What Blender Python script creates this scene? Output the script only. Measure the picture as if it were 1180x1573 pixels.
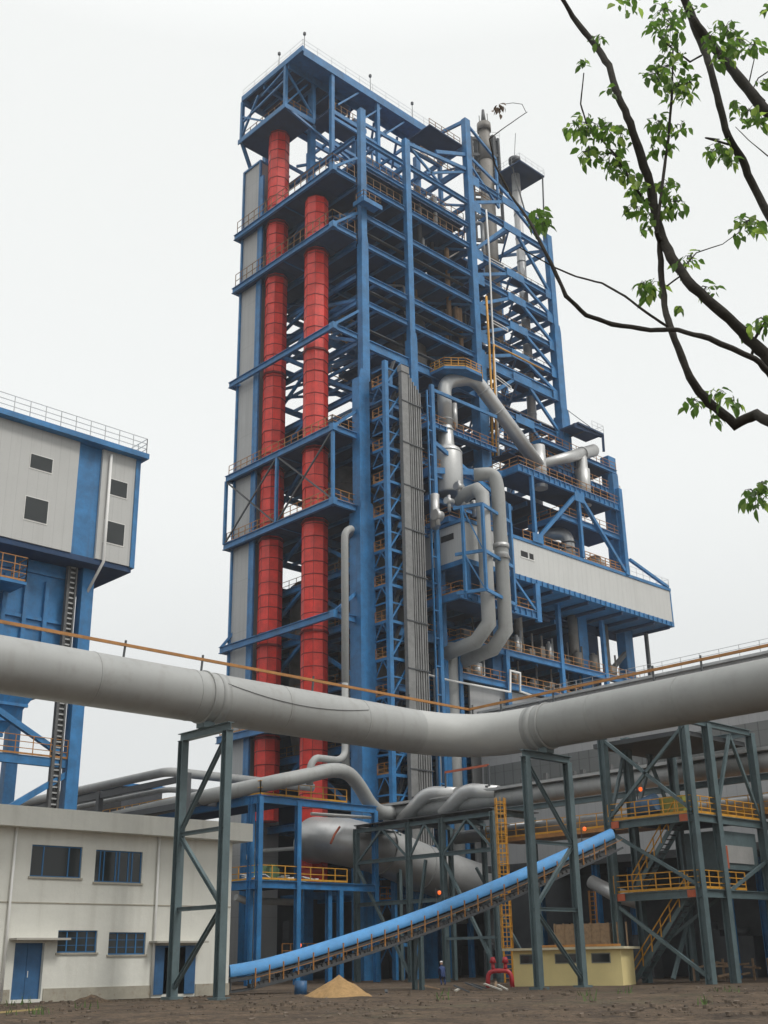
import bpy, math, random
from math import radians, sin, cos, pi, sqrt, atan2, hypot
from mathutils import Vector, Matrix
random.seed(7)
for o in list(bpy.data.objects): bpy.data.objects.remove(o)
SC = bpy.context.scene
COL = SC.collection
# ---------------------------------------------------------------- camera
# World axes follow the plant grid: +X along the right-hand face, +Y along the left-hand face,
# origin at the foot of the tower's corner column.
EYE = Vector((-77.88, -84.61, 1.6))
AZ = radians(46.2)                 # heading, from +X towards +Y
PITCH, ROLL = radians(21.2), radians(1.0)
FOC, CX, CY = 1780.0, 590.0, 786.5
_f = Vector((cos(AZ)*cos(PITCH), sin(AZ)*cos(PITCH), sin(PITCH)))
_r = Vector((sin(AZ), -cos(AZ), 0)); _u = _r.cross(_f)
RT = _r*cos(ROLL) - _u*sin(ROLL); UP = _u*cos(ROLL) + _r*sin(ROLL)
cam_d = bpy.data.cameras.new('camera'); cam = bpy.data.objects.new('camera', cam_d); COL.objects.link(cam)
M = Matrix((RT, UP, -_f)).transposed().to_4x4(); M.translation = EYE; cam.matrix_world = M
cam_d.sensor_fit = 'VERTICAL'; cam_d.sensor_height = 24; cam_d.lens = 24*FOC/1573.0
cam_d.clip_start = 0.1; cam_d.clip_end = 6000
SC.camera = cam
SC.render.resolution_x = 768; SC.render.resolution_y = 1024
def hit(px, py, axis, val):
    """point on the plane axis=val ('x','y','z') or at horizontal distance val ('d')"""
    d = (_f*FOC + RT*(px-CX) + UP*(CY-py)).normalized()
    if axis == 'd': t = val/hypot(d.x, d.y)
    else:
        i = 'xyz'.index(axis); t = (val-EYE[i])/d[i]
    return EYE + d*t
def hitplane(px, py, p0, nrm):
    d = (_f*FOC + RT*(px-CX) + UP*(CY-py)).normalized()
    return EYE + d*((Vector(p0)-EYE).dot(nrm)/d.dot(nrm))
# ---------------------------------------------------------------- sky and light
SUN_EL, SUN_AZ = radians(52), AZ - radians(118)      # high, behind the camera and to the right
w = bpy.data.worlds.new("World"); SC.world = w; w.use_nodes = True
nt = w.node_tree; nt.nodes.clear()
N = nt.nodes.new; L = nt.links.new
out = N('ShaderNodeOutputWorld'); bg = N('ShaderNodeBackground'); L(bg.outputs[0], out.inputs[0])
sky = N('ShaderNodeTexSky'); sky.sky_type = 'NISHITA'; sky.sun_disc = False
sky.sun_elevation = SUN_EL; sky.sun_rotation = pi/2 - SUN_AZ; sky.air_density = 2; sky.dust_density = 6
hs = N('ShaderNodeHueSaturation'); hs.inputs['Saturation'].default_value = 0.1; L(sky.outputs[0], hs.inputs['Color'])
tc = N('ShaderNodeTexCoord'); sp = N('ShaderNodeSeparateXYZ'); L(tc.outputs['Generated'], sp.inputs[0])
ramp = N('ShaderNodeValToRGB'); L(sp.outputs['Z'], ramp.inputs[0])
cr = ramp.color_ramp; cr.interpolation = 'EASE'
cr.elements[0].position = 0.0; cr.elements[0].color = (0.60,0.62,0.625,1)
cr.elements[1].position = 1.0; cr.elements[1].color = (0.9,0.9,0.9,1)
for p_, c_ in ((0.16,(0.72,0.74,0.74,1)),(0.40,(0.85,0.87,0.865,1)),(0.62,(0.84,0.858,0.848,1))):
    e = cr.elements.new(p_); e.color = c_
cn = N('ShaderNodeTexNoise'); cn.inputs['Scale'].default_value = 1.6; cn.inputs['Detail'].default_value = 4; L(tc.outputs['Generated'], cn.inputs['Vector'])
mr = N('ShaderNodeMapRange'); mr.inputs['To Min'].default_value = 0.965; mr.inputs['To Max'].default_value = 1.03; L(cn.outputs[0], mr.inputs[0])
zen = N('ShaderNodeMapRange'); zen.inputs['From Min'].default_value = 0.68; zen.inputs['From Max'].default_value = 1.0
zen.inputs['To Min'].default_value = 1.0; zen.inputs['To Max'].default_value = 1.9; L(sp.outputs['Z'], zen.inputs[0])
mu = N('ShaderNodeMath'); mu.operation = 'MULTIPLY'; L(mr.outputs[0], mu.inputs[0]); L(zen.outputs[0], mu.inputs[1])
cm = N('ShaderNodeVectorMath'); cm.operation = 'SCALE'; L(ramp.outputs[0], cm.inputs[0]); L(mu.outputs[0], cm.inputs['Scale'])
sk = N('ShaderNodeVectorMath'); sk.operation = 'SCALE'; sk.inputs['Scale'].default_value = 0.05; L(hs.outputs[0], sk.inputs[0])
mx = N('ShaderNodeMix'); mx.data_type = 'RGBA'; mx.inputs[0].default_value = 0.92
L(sk.outputs[0], mx.inputs[6]); L(cm.outputs[0], mx.inputs[7]); L(mx.outputs[2], bg.inputs[0]); bg.inputs[1].default_value = 1.0
sd = bpy.data.lights.new('sun', 'SUN'); sd.energy = 1.3; sd.angle = radians(14); sd.color = (1,0.97,0.92)
so = bpy.data.objects.new('sun', sd); COL.objects.link(so)
sdir = Vector((cos(SUN_AZ)*cos(SUN_EL), sin(SUN_AZ)*cos(SUN_EL), sin(SUN_EL)))
so.rotation_euler = sdir.to_track_quat('Z','Y').to_euler(); so.location = (-90,-120,120)
SC.view_settings.view_transform = 'Standard'; SC.view_settings.look = 'None'
SC.view_settings.exposure = 0.22; SC.view_settings.gamma = 1
# ---------------------------------------------------------------- materials
def mat(name, col, rough=0.55, metal=0.0, var=0.25, scale=0.6, dirt=0.0, dirtcol=(0.10,0.075,0.05), bump=0.0, seams=None, streak=0.0):
    m = bpy.data.materials.new(name); m.use_nodes = True
    t = m.node_tree; b = t.nodes['Principled BSDF']
    b.inputs['Roughness'].default_value = rough; b.inputs['Metallic'].default_value = metal
    g = t.nodes.new('ShaderNodeNewGeometry')
    n = t.nodes.new('ShaderNodeTexNoise'); n.inputs['Scale'].default_value = scale; n.inputs['Detail'].default_value = 6; n.inputs['Roughness'].default_value = 0.65
    t.links.new(g.outputs['Position'], n.inputs['Vector'])
    r = t.nodes.new('ShaderNodeValToRGB'); t.links.new(n.outputs[0], r.inputs[0])
    r.color_ramp.elements[0].position = 0.3; r.color_ramp.elements[1].position = 0.7
    r.color_ramp.elements[0].color = tuple(c*(1-var) for c in col)+(1,); r.color_ramp.elements[1].color = tuple(min(1,c*(1+var*0.6)) for c in col)+(1,)
    last = r.outputs[0]
    def mixin(fac, c2, last, mode='MIX'):
        q = t.nodes.new('ShaderNodeMix'); q.data_type = 'RGBA'; q.blend_type = mode
        t.links.new(fac, q.inputs[0]); t.links.new(last, q.inputs[6]); q.inputs[7].default_value = tuple(c2)+(1,); return q.outputs[2]
    if streak:                                   # vertical rain streaks and grime
        mp = t.nodes.new('ShaderNodeMapping'); mp.inputs['Scale'].default_value = (1.6,1.6,0.10); t.links.new(g.outputs['Position'], mp.inputs[0])
        n3 = t.nodes.new('ShaderNodeTexNoise'); n3.inputs['Scale'].default_value = 1.3; n3.inputs['Detail'].default_value = 5; t.links.new(mp.outputs[0], n3.inputs['Vector'])
        r3 = t.nodes.new('ShaderNodeMapRange'); r3.inputs['From Min'].default_value = 0.52; r3.inputs['From Max'].default_value = 0.75; r3.inputs['To Max'].default_value = streak
        t.links.new(n3.outputs[0], r3.inputs[0]); last = mixin(r3.outputs[0], dirtcol, last)
    if dirt:
        n2 = t.nodes.new('ShaderNodeTexNoise'); n2.inputs['Scale'].default_value = scale*3.1; n2.inputs['Detail'].default_value = 8; n2.inputs['Roughness'].default_value = 0.7
        t.links.new(g.outputs['Position'], n2.inputs['Vector'])
        r2 = t.nodes.new('ShaderNodeMapRange'); r2.inputs['From Min'].default_value = 0.55; r2.inputs['From Max'].default_value = 0.72; r2.inputs['To Max'].default_value = dirt
        t.links.new(n2.outputs[0], r2.inputs[0]); last = mixin(r2.outputs[0], dirtcol, last)
    if seams:                                    # (axis, spacing, width, strength): thin joints between sheets
        for ax, spc, wd, st in seams:
            s_ = t.nodes.new('ShaderNodeSeparateXYZ'); t.links.new(g.outputs['Position'], s_.inputs[0])
            a = t.nodes.new('ShaderNodeMath'); a.operation = 'DIVIDE'; a.inputs[1].default_value = spc; t.links.new(s_.outputs['XYZ'.index(ax)], a.inputs[0])
            f = t.nodes.new('ShaderNodeMath'); f.operation = 'FRACT'; t.links.new(a.outputs[0], f.inputs[0])
            l = t.nodes.new('ShaderNodeMath'); l.operation = 'LESS_THAN'; l.inputs[1].default_value = wd/spc; t.links.new(f.outputs[0], l.inputs[0])
            k = t.nodes.new('ShaderNodeMath'); k.operation = 'MULTIPLY'; k.inputs[1].default_value = st; t.links.new(l.outputs[0], k.inputs[0])
            last = mixin(k.outputs[0], tuple(c*0.35 for c in col), last)
    t.links.new(last, b.inputs['Base Color'])
    if bump:
        bn = t.nodes.new('ShaderNodeTexNoise'); bn.inputs['Scale'].default_value = scale*6; bn.inputs['Detail'].default_value = 8; t.links.new(g.outputs['Position'], bn.inputs['Vector'])
        bp = t.nodes.new('ShaderNodeBump'); bp.inputs['Strength'].default_value = bump; bp.inputs['Distance'].default_value = 0.1
        t.links.new(bn.outputs[0], bp.inputs['Height']); t.links.new(bp.outputs[0], b.inputs['Normal'])
    return m
BLUE = mat('blue_paint', (0.028,0.178,0.405), 0.5, var=0.36, scale=0.7, dirt=0.35, dirtcol=(0.05,0.07,0.10), streak=0.3)
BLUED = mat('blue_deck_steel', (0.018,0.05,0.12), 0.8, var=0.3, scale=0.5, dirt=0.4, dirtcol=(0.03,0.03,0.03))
BLUEL = mat('light_blue_sheet', (0.085,0.31,0.63), 0.55, var=0.15, scale=1.2, dirt=0.4, dirtcol=(0.12,0.22,0.32), streak=0.3)
GREEN = mat('grey_green_paint', (0.10,0.145,0.155), 0.5, var=0.25, scale=0.8, dirt=0.4, dirtcol=(0.04,0.045,0.045))
RED = mat('red_paint', (0.76,0.042,0.026), 0.4, var=0.28, scale=0.7, dirt=0.35, dirtcol=(0.26,0.02,0.02), streak=0.3)
REDL = mat('rust_red_primer', (0.45,0.10,0.04), 0.6)
SEAM = mat('dark_seam', (0.20,0.018,0.014), 0.7)
BROWN = mat('dull_brown_handrail', (0.26,0.15,0.07), 0.7, var=0.3, scale=2)
ORNG = mat('orange_handrail', (0.40,0.18,0.045), 0.5, var=0.3, scale=2)
YELL = mat('yellow_handrail', (0.62,0.30,0.03), 0.5, var=0.25, scale=2)
GREYR = mat('galvanised_rail', (0.45,0.46,0.46), 0.5)
SILV = mat('aluminium_cladding', (0.50,0.50,0.49), 0.42, metal=0.55, var=0.10, scale=0.5, dirt=0.25, dirtcol=(0.25,0.24,0.22), bump=0.05)
PIPE = mat('grey_pipe_paint', (0.33,0.335,0.325), 0.58, metal=0.0, var=0.08, scale=0.35, dirt=0.35, dirtcol=(0.20,0.19,0.165), streak=0.35)
PIPED = mat('weathered_duct_paint', (0.33,0.335,0.33), 0.6, metal=0.1, var=0.15, scale=0.5, dirt=0.4, dirtcol=(0.17,0.17,0.165), streak=0.3)
CLAD = mat('grey_wall_cladding', (0.57,0.57,0.55), 0.6, var=0.05, scale=0.3, streak=0.15, dirtcol=(0.3,0.29,0.27), seams=[('X',0.9,0.05,0.22),('Y',0.9,0.05,0.22)])
CLADS = mat('grey_shaft_cladding', (0.42,0.425,0.42), 0.6, var=0.06, scale=0.3, streak=0.2, dirtcol=(0.2,0.2,0.19), seams=[('Y',0.8,0.05,0.25),('Z',6.0,0.06,0.3)])
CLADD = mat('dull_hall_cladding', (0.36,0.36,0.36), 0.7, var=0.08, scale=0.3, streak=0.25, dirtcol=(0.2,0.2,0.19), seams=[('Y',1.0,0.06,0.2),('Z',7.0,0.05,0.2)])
TRANS = mat('ribbed_skylight_panel', (0.16,0.165,0.16), 0.5, var=0.1, scale=0.4, seams=[('Y',1.2,0.12,0.55),('Z',1.3,0.06,0.4)])
CREAM = mat('cream_render', (0.71,0.705,0.64), 0.9, var=0.09, scale=0.45, streak=0.22, dirtcol=(0.34,0.32,0.26), bump=0.15)
CREAMD = mat('stained_plinth_render', (0.40,0.37,0.30), 0.9, var=0.2, scale=1.2, dirt=0.6, dirtcol=(0.20,0.13,0.08))
YWALL = mat('yellow_render', (0.80,0.67,0.32), 0.85, var=0.08, scale=0.8)
CAP = mat('concrete_slab', (0.42,0.40,0.35), 0.9, var=0.12, scale=1)
WHITE = mat('white_pvc', (0.78,0.77,0.74), 0.5, var=0.05)
FRAMEB = mat('blue_window_frame', (0.03,0.16,0.36), 0.4)
DOORB = mat('blue_door_paint', (0.03,0.11,0.24), 0.5, var=0.2, scale=2, dirt=0.3)
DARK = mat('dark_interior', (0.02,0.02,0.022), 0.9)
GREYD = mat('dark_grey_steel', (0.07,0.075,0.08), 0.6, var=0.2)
RISER = mat('riser_cover_steel', (0.23,0.23,0.225), 0.6, metal=0.2, var=0.2, scale=1.5, dirt=0.4, dirtcol=(.1,.1,.1))
CABLE = mat('cable_tray_steel', (0.40,0.40,0.39), 0.5, metal=0.3, var=0.12, scale=1.5)
CABLED = mat('cable_sheath', (0.10,0.10,0.10), 0.7)
VESS = mat('dusty_vessel_steel', (0.20,0.185,0.165), 0.6, metal=0.2, var=0.3, scale=0.6, dirt=0.5)
SAND = mat('ochre_sand', (0.42,0.26,0.11), 0.95, var=0.25, scale=5, bump=0.8)
BARK = mat('brown_bark', (0.040,0.033,0.024), 0.85, var=0.45, scale=22, bump=0.6)
SKIN = mat('skin', (0.42,0.25,0.17), 0.6); NAVY = mat('navy_overalls', (0.02,0.045,0.14), 0.8, var=0.3, scale=6)
VRED = mat('red_valve_paint', (0.45,0.03,0.04), 0.4)
WOOD = mat('weathered_board', (0.30,0.20,0.12), 0.8, var=0.3, scale=4)
LAMP = mat('orange_red_lamp_glass', (0.75,0.10,0.02), 0.3, var=0.05)
LAMPN = LAMP.node_tree.nodes['Principled BSDF']; LAMPN.inputs['Emission Color'].default_value = (1,0.16,0.03,1); LAMPN.inputs['Emission Strength'].default_value = 0.9
glass = bpy.data.materials.new('dark_window_glass'); glass.use_nodes = True
gb = glass.node_tree.nodes['Principled BSDF']; gb.inputs['Base Color'].default_value = (0.02,0.024,0.024,1); gb.inputs['Roughness'].default_value = 0.12
# leaf material: two-sided, some light through
LEAF = bpy.data.materials.new('green_leaf'); LEAF.use_nodes = True
t = LEAF.node_tree; b = t.nodes['Principled BSDF']; b.inputs['Roughness'].default_value = 0.5
oi = t.nodes.new('ShaderNodeNewGeometry'); rp = t.nodes.new('ShaderNodeValToRGB'); t.links.new(oi.outputs['Random Per Island'], rp.inputs[0])
rp.color_ramp.elements[0].color = (0.06,0.12,0.02,1); rp.color_ramp.elements[1].color = (0.27,0.38,0.07,1)
e = rp.color_ramp.elements.new(0.72); e.color = (0.09,0.17,0.03,1)
t.links.new(rp.outputs[0], b.inputs['Base Color'])
tl = t.nodes.new('ShaderNodeBsdfTranslucent'); vm_=t.nodes.new('ShaderNodeVectorMath'); vm_.operation='SCALE'; vm_.inputs['Scale'].default_value=1.7; t.links.new(rp.outputs[0], vm_.inputs[0]); t.links.new(vm_.outputs[0], tl.inputs[0]); ad = t.nodes.new('ShaderNodeMixShader'); ad.inputs[0].default_value = 0.55
t.links.new(b.outputs[0], ad.inputs[1]); t.links.new(tl.outputs[0], ad.inputs[2]); t.links.new(ad.outputs[0], t.nodes['Material Output'].inputs[0])
DEADL = mat('withered_leaf', (0.16,0.12,0.09), 0.9)
# soil
SOIL = bpy.data.materials.new('brown_soil'); SOIL.use_nodes = True
t = SOIL.node_tree; b = t.nodes['Principled BSDF']; b.inputs['Roughness'].default_value = 0.97
g = t.nodes.new('ShaderNodeNewGeometry')
def _noise(s, d=8, r=0.65):
    n = t.nodes.new('ShaderNodeTexNoise'); n.inputs['Scale'].default_value = s; n.inputs['Detail'].default_value = d; n.inputs['Roughness'].default_value = r; t.links.new(g.outputs['Position'], n.inputs['Vector']); return n
n1, n2, n3 = _noise(0.5), _noise(5.0), _noise(0.12)
r1 = t.nodes.new('ShaderNodeValToRGB'); t.links.new(n1.outputs[0], r1.inputs[0]); r1.color_ramp.elements[0].position = 0.35; r1.color_ramp.elements[1].position = 0.68
r1.color_ramp.elements[0].color = (0.062,0.043,0.027,1); r1.color_ramp.elements[1].color = (0.185,0.132,0.085,1)
r2 = t.nodes.new('ShaderNodeValToRGB'); t.links.new(n2.outputs[0], r2.inputs[0]); r2.color_ramp.elements[0].position = 0.38; r2.color_ramp.elements[1].position = 0.66
r2.color_ramp.elements[0].color = (0.45,0.42,0.38,1); r2.color_ramp.elements[1].color = (1.35,1.3,1.25,1)
m1 = t.nodes.new('ShaderNodeMix'); m1.data_type = 'RGBA'; m1.blend_type = 'MULTIPLY'; m1.inputs[0].default_value = 1; t.links.new(r1.outputs[0], m1.inputs[6]); t.links.new(r2.outputs[0], m1.inputs[7])
gr = t.nodes.new('ShaderNodeMapRange'); gr.inputs['From Min'].default_value = 0.56; gr.inputs['From Max'].default_value = 0.68; gr.inputs['To Max'].default_value = 0.35; t.links.new(n3.outputs[0], gr.inputs[0])
m2 = t.nodes.new('ShaderNodeMix'); m2.data_type = 'RGBA'; t.links.new(gr.outputs[0], m2.inputs[0]); t.links.new(m1.outputs[2], m2.inputs[6]); m2.inputs[7].default_value = (0.10,0.10,0.05,1)
t.links.new(m2.outputs[2], b.inputs['Base Color'])
bp = t.nodes.new('ShaderNodeBump'); bp.inputs['Strength'].default_value = 1.0; bp.inputs['Distance'].default_value = 0.25; t.links.new(n2.outputs[0], bp.inputs['Height']); t.links.new(bp.outputs[0], b.inputs['Normal'])
# ---------------------------------------------------------------- mesh helpers
class MB:
    def __init__(s): s.v=[]; s.f=[]; s.sm=[]
    def add(s, vs, fs, smooth=False):
        o=len(s.v); s.v += [tuple(v) for v in vs]; s.f += [tuple(i+o for i in f) for f in fs]; s.sm += [smooth]*len(fs); return s
    def box(s, x0,x1,y0,y1,z0,z1):
        return s.add([(x,y,z) for z in (z0,z1) for y in (y0,y1) for x in (x0,x1)],
                     [(0,2,3,1),(4,5,7,6),(0,1,5,4),(2,6,7,3),(0,4,6,2),(1,3,7,5)])
    def _frame(s, p, q):
        d=(q-p).normalized()
        if abs(d.z)>0.999: a=Vector((1,0,0)); b=Vector((0,1,0))
        else:
            a=d.cross(Vector((0,0,1))).normalized(); b=a.cross(d).normalized()
        return a,b
    def beam(s, p, q, w=0.3, h=None, sec='box'):
        p=Vector(p); q=Vector(q); h=h or w
        if (q-p).length<1e-4: return s
        a,b=s._frame(p,q)
        def pr(w0,w1,h0,h1):
            vs=[e+a*x+b*y for e in (p,q) for x,y in ((w0,h0),(w1,h0),(w1,h1),(w0,h1))]
            s.add(vs,[(0,1,2,3),(7,6,5,4),(0,4,5,1),(1,5,6,2),(2,6,7,3),(3,7,4,0)])
        if sec=='box': pr(-w/2,w/2,-h/2,h/2)
        else:
            tf=max(0.03,h*0.09); tw=max(0.025,w*0.08)
            pr(-w/2,w/2,h/2-tf,h/2); pr(-w/2,w/2,-h/2,-h/2+tf); pr(-tw/2,tw/2,-h/2+tf,h/2-tf)
        return s
    def tube(s, pts, r, n=20, cap=True, smooth=True):
        pts=[Vector(p) for p in pts]; k=len(pts); rs=r if isinstance(r,(list,tuple)) else [r]*k
        d0=(pts[1]-pts[0]).normalized(); ref=Vector((0,0,1)) if abs(d0.z)<0.95 else Vector((1,0,0))
        a=d0.cross(ref).normalized(); o=len(s.v)
        for i,p in enumerate(pts):
            if i==0: d=d0
            elif i==k-1: d=(pts[i]-pts[i-1]).normalized()
            else:
                d=((pts[i]-pts[i-1]).normalized()+(pts[i+1]-pts[i]).normalized())
                d=d.normalized() if d.length>1e-6 else (pts[i]-pts[i-1]).normalized()
            a=(a-d*a.dot(d)).normalized(); b=d.cross(a)
            sc=1.0
            if 0<i<k-1:
                c_=d.dot((pts[i]-pts[i-1]).normalized()); sc=1/max(c_,0.5)
                # mitre stretch in the bend plane
                bend=((pts[i+1]-pts[i]).normalized()-(pts[i]-pts[i-1]).normalized())
                bn=bend.normalized() if bend.length>1e-4 else None
            else: bn=None
            for j in range(n):
                t_=2*pi*j/n; v=(a*cos(t_)+b*sin(t_))*rs[i]
                if bn is not None: v=v+bn*(v.dot(bn)*(sc-1))
                s.v.append(tuple(p+v))
        for i in range(k-1):
            for j in range(n):
                s.f.append((o+i*n+j,o+i*n+(j+1)%n,o+(i+1)*n+(j+1)%n,o+(i+1)*n+j)); s.sm.append(smooth)
        if cap:
            s.f.append(tuple(o+j for j in reversed(range(n)))); s.sm.append(False)
            s.f.append(tuple(o+(k-1)*n+j for j in range(n))); s.sm.append(False)
        return s
    def lathe(s, x,y, prof, n=28, smooth=True):
        return s.tube([(x,y,z) for r,z in prof],[max(r,0.01) for r,z in prof],n,True,smooth)
    def ring(s, p, d, r, wd=0.12, th=0.08, n=24):
        p=Vector(p); d=Vector(d).normalized(); return s.tube([p-d*wd/2,p+d*wd/2],r+th,n)
    def rail(s, pts, h=1.1, step=1.5, t=0.05, bars=2, toe=True):
        pts=[Vector(p) for p in pts]
        for i in range(len(pts)-1):
            p,q=pts[i],pts[i+1]; Ln=(q-p).length; k=max(1,round(Ln/step))
            for j in range(k+1):
                c=p.lerp(q,j/k); s.beam(c,c+Vector((0,0,h)),t*1.15)
            for b_ in range(bars):
                z=h*(1-b_/bars); s.beam(p+Vector((0,0,z)),q+Vector((0,0,z)),t)
            if toe: s.beam(p+Vector((0,0,0.09)),q+Vector((0,0,0.09)),0.02,0.15)
        return s
    def build(s, name, m, parent=None, kind=None, bevel=0):
        me=bpy.data.meshes.new(name); me.from_pydata(s.v,[],s.f)
        me.polygons.foreach_set('use_smooth', s.sm); me.materials.append(m); me.update()
        o=bpy.data.objects.new(name,me); COL.objects.link(o)
        if parent is not None:
            o.parent=parent; o.matrix_parent_inverse=Matrix.Translation(-parent_world(parent))
        if kind: o['kind']=kind
        return o
def parent_world(o):
    v=Vector((0,0,0))
    while o is not None:
        v=v+Vector(o.location); 
        if o.parent is not None: v = v + o.matrix_parent_inverse.translation
        o=o.parent
    return v
def thing(name, label, cat, loc=(0,0,0), group=None):
    o=bpy.data.objects.new(name,None); COL.objects.link(o); o.location=loc; o.empty_display_size=0.5
    return tag(o,label,cat,group)
def tag(o,label,cat,group=None):
    o['label']=label; o['category']=cat
    if group: o['group']=group
    return o
def arc(pts, rad, n=6):
    """round the inner corners of a polyline"""
    pts=[Vector(p) for p in pts]; outp=[pts[0]]
    for i in range(1,len(pts)-1):
        a,b,c=pts[i-1],pts[i],pts[i+1]; r=min(rad,(a-b).length*0.49,(c-b).length*0.49)
        p0=b+(a-b).normalized()*r; p1=b+(c-b).normalized()*r
        for k in range(n+1):
            t_=k/n; outp.append(p0*(1-t_)**2+b*2*t_*(1-t_)+p1*t_**2)
    return outp+[pts[-1]]
def plate(p, sx, sz, th, axis):   # gusset plate
    x,y,z=p
    return (x-sx/2,x+sx/2,y-th/2,y+th/2,z-sz/2,z+sz/2) if axis=='x' else (x-th/2,x+th/2,y-sx/2,y+sx/2,z-sz/2,z+sz/2)
# ================================================================ GROUND
def ground():
    mb=MB(); rnd=random.Random(3)
    xs=[-1500,-600,-250,-120]+[-100+i*0.9 for i in range(110)]+[20,60,150,600,1500]
    ys=[-1500,-600,-250,-120]+[-100+i*0.9 for i in range(100)]+[0,60,150,600,1500]
    import mathutils
    def z(x,y):
        if not(-105<x<5 and -105<y<-6): return 0.0
        n=mathutils.noise.fractal(Vector((x*0.12,y*0.12,0)),1.0,2.0,4)*0.13+mathutils.noise.noise(Vector((x*0.9,y*0.9,3)))*0.07
        e=min(1,(x+105)/10,(5-x)/8,(y+105)/10,(-6-y)/8)
        near=hypot(x-EYE.x,y-EYE.y)
        k=0.35 if near>60 else 1.0
        return n*e*k
    vs=[(x,y,z(x,y)) for y in ys for x in xs]; nx=len(xs)
    fs=[(j*nx+i,j*nx+i+1,(j+1)*nx+i+1,(j+1)*nx+i) for j in range(len(ys)-1) for i in range(nx-1)]
    mb.add(vs,fs,True); mb.build('ground',SOIL,kind='structure')
ground()
# ================================================================ PREHEATER TOWER
BX=[0.0,8.2,20.0,36.5]; BY=[0.0,9.5,19.0]
LV=[8.0,14.6,21.5,28.0,34.2,40.2,46.3,54.8,60.5,66.9,72.2,75.7,80.1,84.1,88.4,95.3]
T=thing('preheater_tower','tall blue open steel tower full of floors and braces, standing over the whole plant','tower')
TOPZ={0:99.6,8.2:99.2,20.0:109.0,36.5:97.8}
for x in BX:
    for y in BY:
        mb=MB(); top=TOPZ[x] if y==0 else (108.2 if x<30 else 97.0)
        if y==0: segs=[(0,30,1.5),(30,57,1.35),(57,70,1.15),(70,top,0.85)]
        else: segs=[(0,40,1.2),(40,top,0.85)]
        if x==0 and y==0: segs=[(0,46,2.1),(46,62,1.5),(62,80,1.05),(80,top,0.85)]
        if x==20.0 and y==0: segs=[(0,72,1.7),(72,top,1.0)]
        if x==36.5 and y==0: segs=[(0,69,1.75),(69,82,1.35),(82,top,1.0)]
        xx=x
        for a,b_,wd in segs:
            if xx==0 and y==0 and a>=62: x=0.55
            mb.box(x-wd/2,x+wd/2,y-wd*0.4,y+wd*0.4,a,b_)
            if b_<top-1: mb.add([(x-wd/2-.0,y-wd*.41,b_),(x+wd/2,y-wd*.41,b_),(x+wd*.36,y-wd*.41,b_+1.1),(x-wd*.36,y-wd*.41,b_+1.1)],[(0,1,2,3)])
        mb.build('column',BLUE,T)
def fbeam(p,q,w=0.4,h=0.7,name='floor_beam',m=BLUE,par=None): return MB().beam(p,q,w,h,'I').build(name,m,par or T)
# front face beams (y=0) and the end face beams (x=0): one object each
for z in LV:
    big = z in (66.9,46.3,14.6,34.2)
    h = 1.2 if big else 0.7
    if z<15: spans=[(0,1)]
    elif z<60: spans=[(0,1),(1,2)]
    else: spans=[(0,1),(1,2)]
    for i,j in spans: fbeam((BX[i]+.6,0,z),(BX[j]-.6,0,z),0.4,h)
for z in (66.0,72.0,75.4,79.6,84.0,87.8,95.2,99.4):          # right-hand bay with its own levels
    fbeam((20.6,0,z),(35.8,0,z),0.45,1.5 if z<73 and z>70 else 0.75)
for z in LV:
    if z>14: fbeam((0,0.6,z),(0,18.6,z),0.4,0.7)
# inner and rear beams of each storey: one mesh per storey
for z in LV:
    mb=MB()
    for x in BX[1:]:
        mb.beam((x,0.5,z-0.1),(x,18.6,z-0.1),0.35,0.7)
    for y in BY[1:]:
        for i in range(3): mb.beam((BX[i]+.5,y,z-0.1),(BX[i+1]-.5,y,z-0.1),0.35,0.7)
    for x in (3,5.8,11,14,17): mb.beam((x,0.4,z+0.05),(x,18.8,z+0.05),0.18,0.4)
    for x in (24,28.4,32.4): mb.beam((x,0.4,z-0.05),(x,18.8,z-0.05),0.28,0.55)
    mb.build('storey_frame',BLUE,T)
# decks
def deck(x0,x1,y0,y1,z,th=0.16,par=None,m=None): return MB().box(x0,x1,y0,y1,z+0.38,z+0.38+th).build('floor_deck',m or BLUED,par or T)
for z in LV:
    if z in (8.0,95.3): continue
    if z<57: deck(0.3,36.3,0.35,18.8,z)
    elif z<77:
        deck(4.2,19.7,0.4,8.5,z); deck(20.3,25.2,2,18,z+0.02)
        if z<62: deck(0.3,4.0,12,18.8,z)
        MB().box(25.5,36.2,0.5,3.2,z+.38,z+.5).build('walkway',BLUED,T)
        if z>70: MB().box(12,35.2,15.2,18.4,z+.38,z+.5).build('walkway',BLUED,T)
    else:
        deck(0.4,19.7,0.4,18.6,z)
        deck(20.3,25.8,3,18,z+.02)
        if z<90: MB().box(20.4,29,4,18.4,z+.38,z+.5).build('walkway',BLUED,T)
        MB().box(30,36,0.5,2.6,z+.38,z+.5).build('walkway',BLUED,T)
deck(0.4,19.6,1.0,18.6,91.6)
for i in (0,1): fbeam((BX[i]+.6,0,91.6),(BX[i+1]-.6,0,91.6),0.4,0.6); MB().rail([(BX[i]+.7,.6,92.1),(BX[i+1]-.7,.6,92.1)],step=1.1,t=.06,h=1.6).build('railing',BROWN,T)
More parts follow.
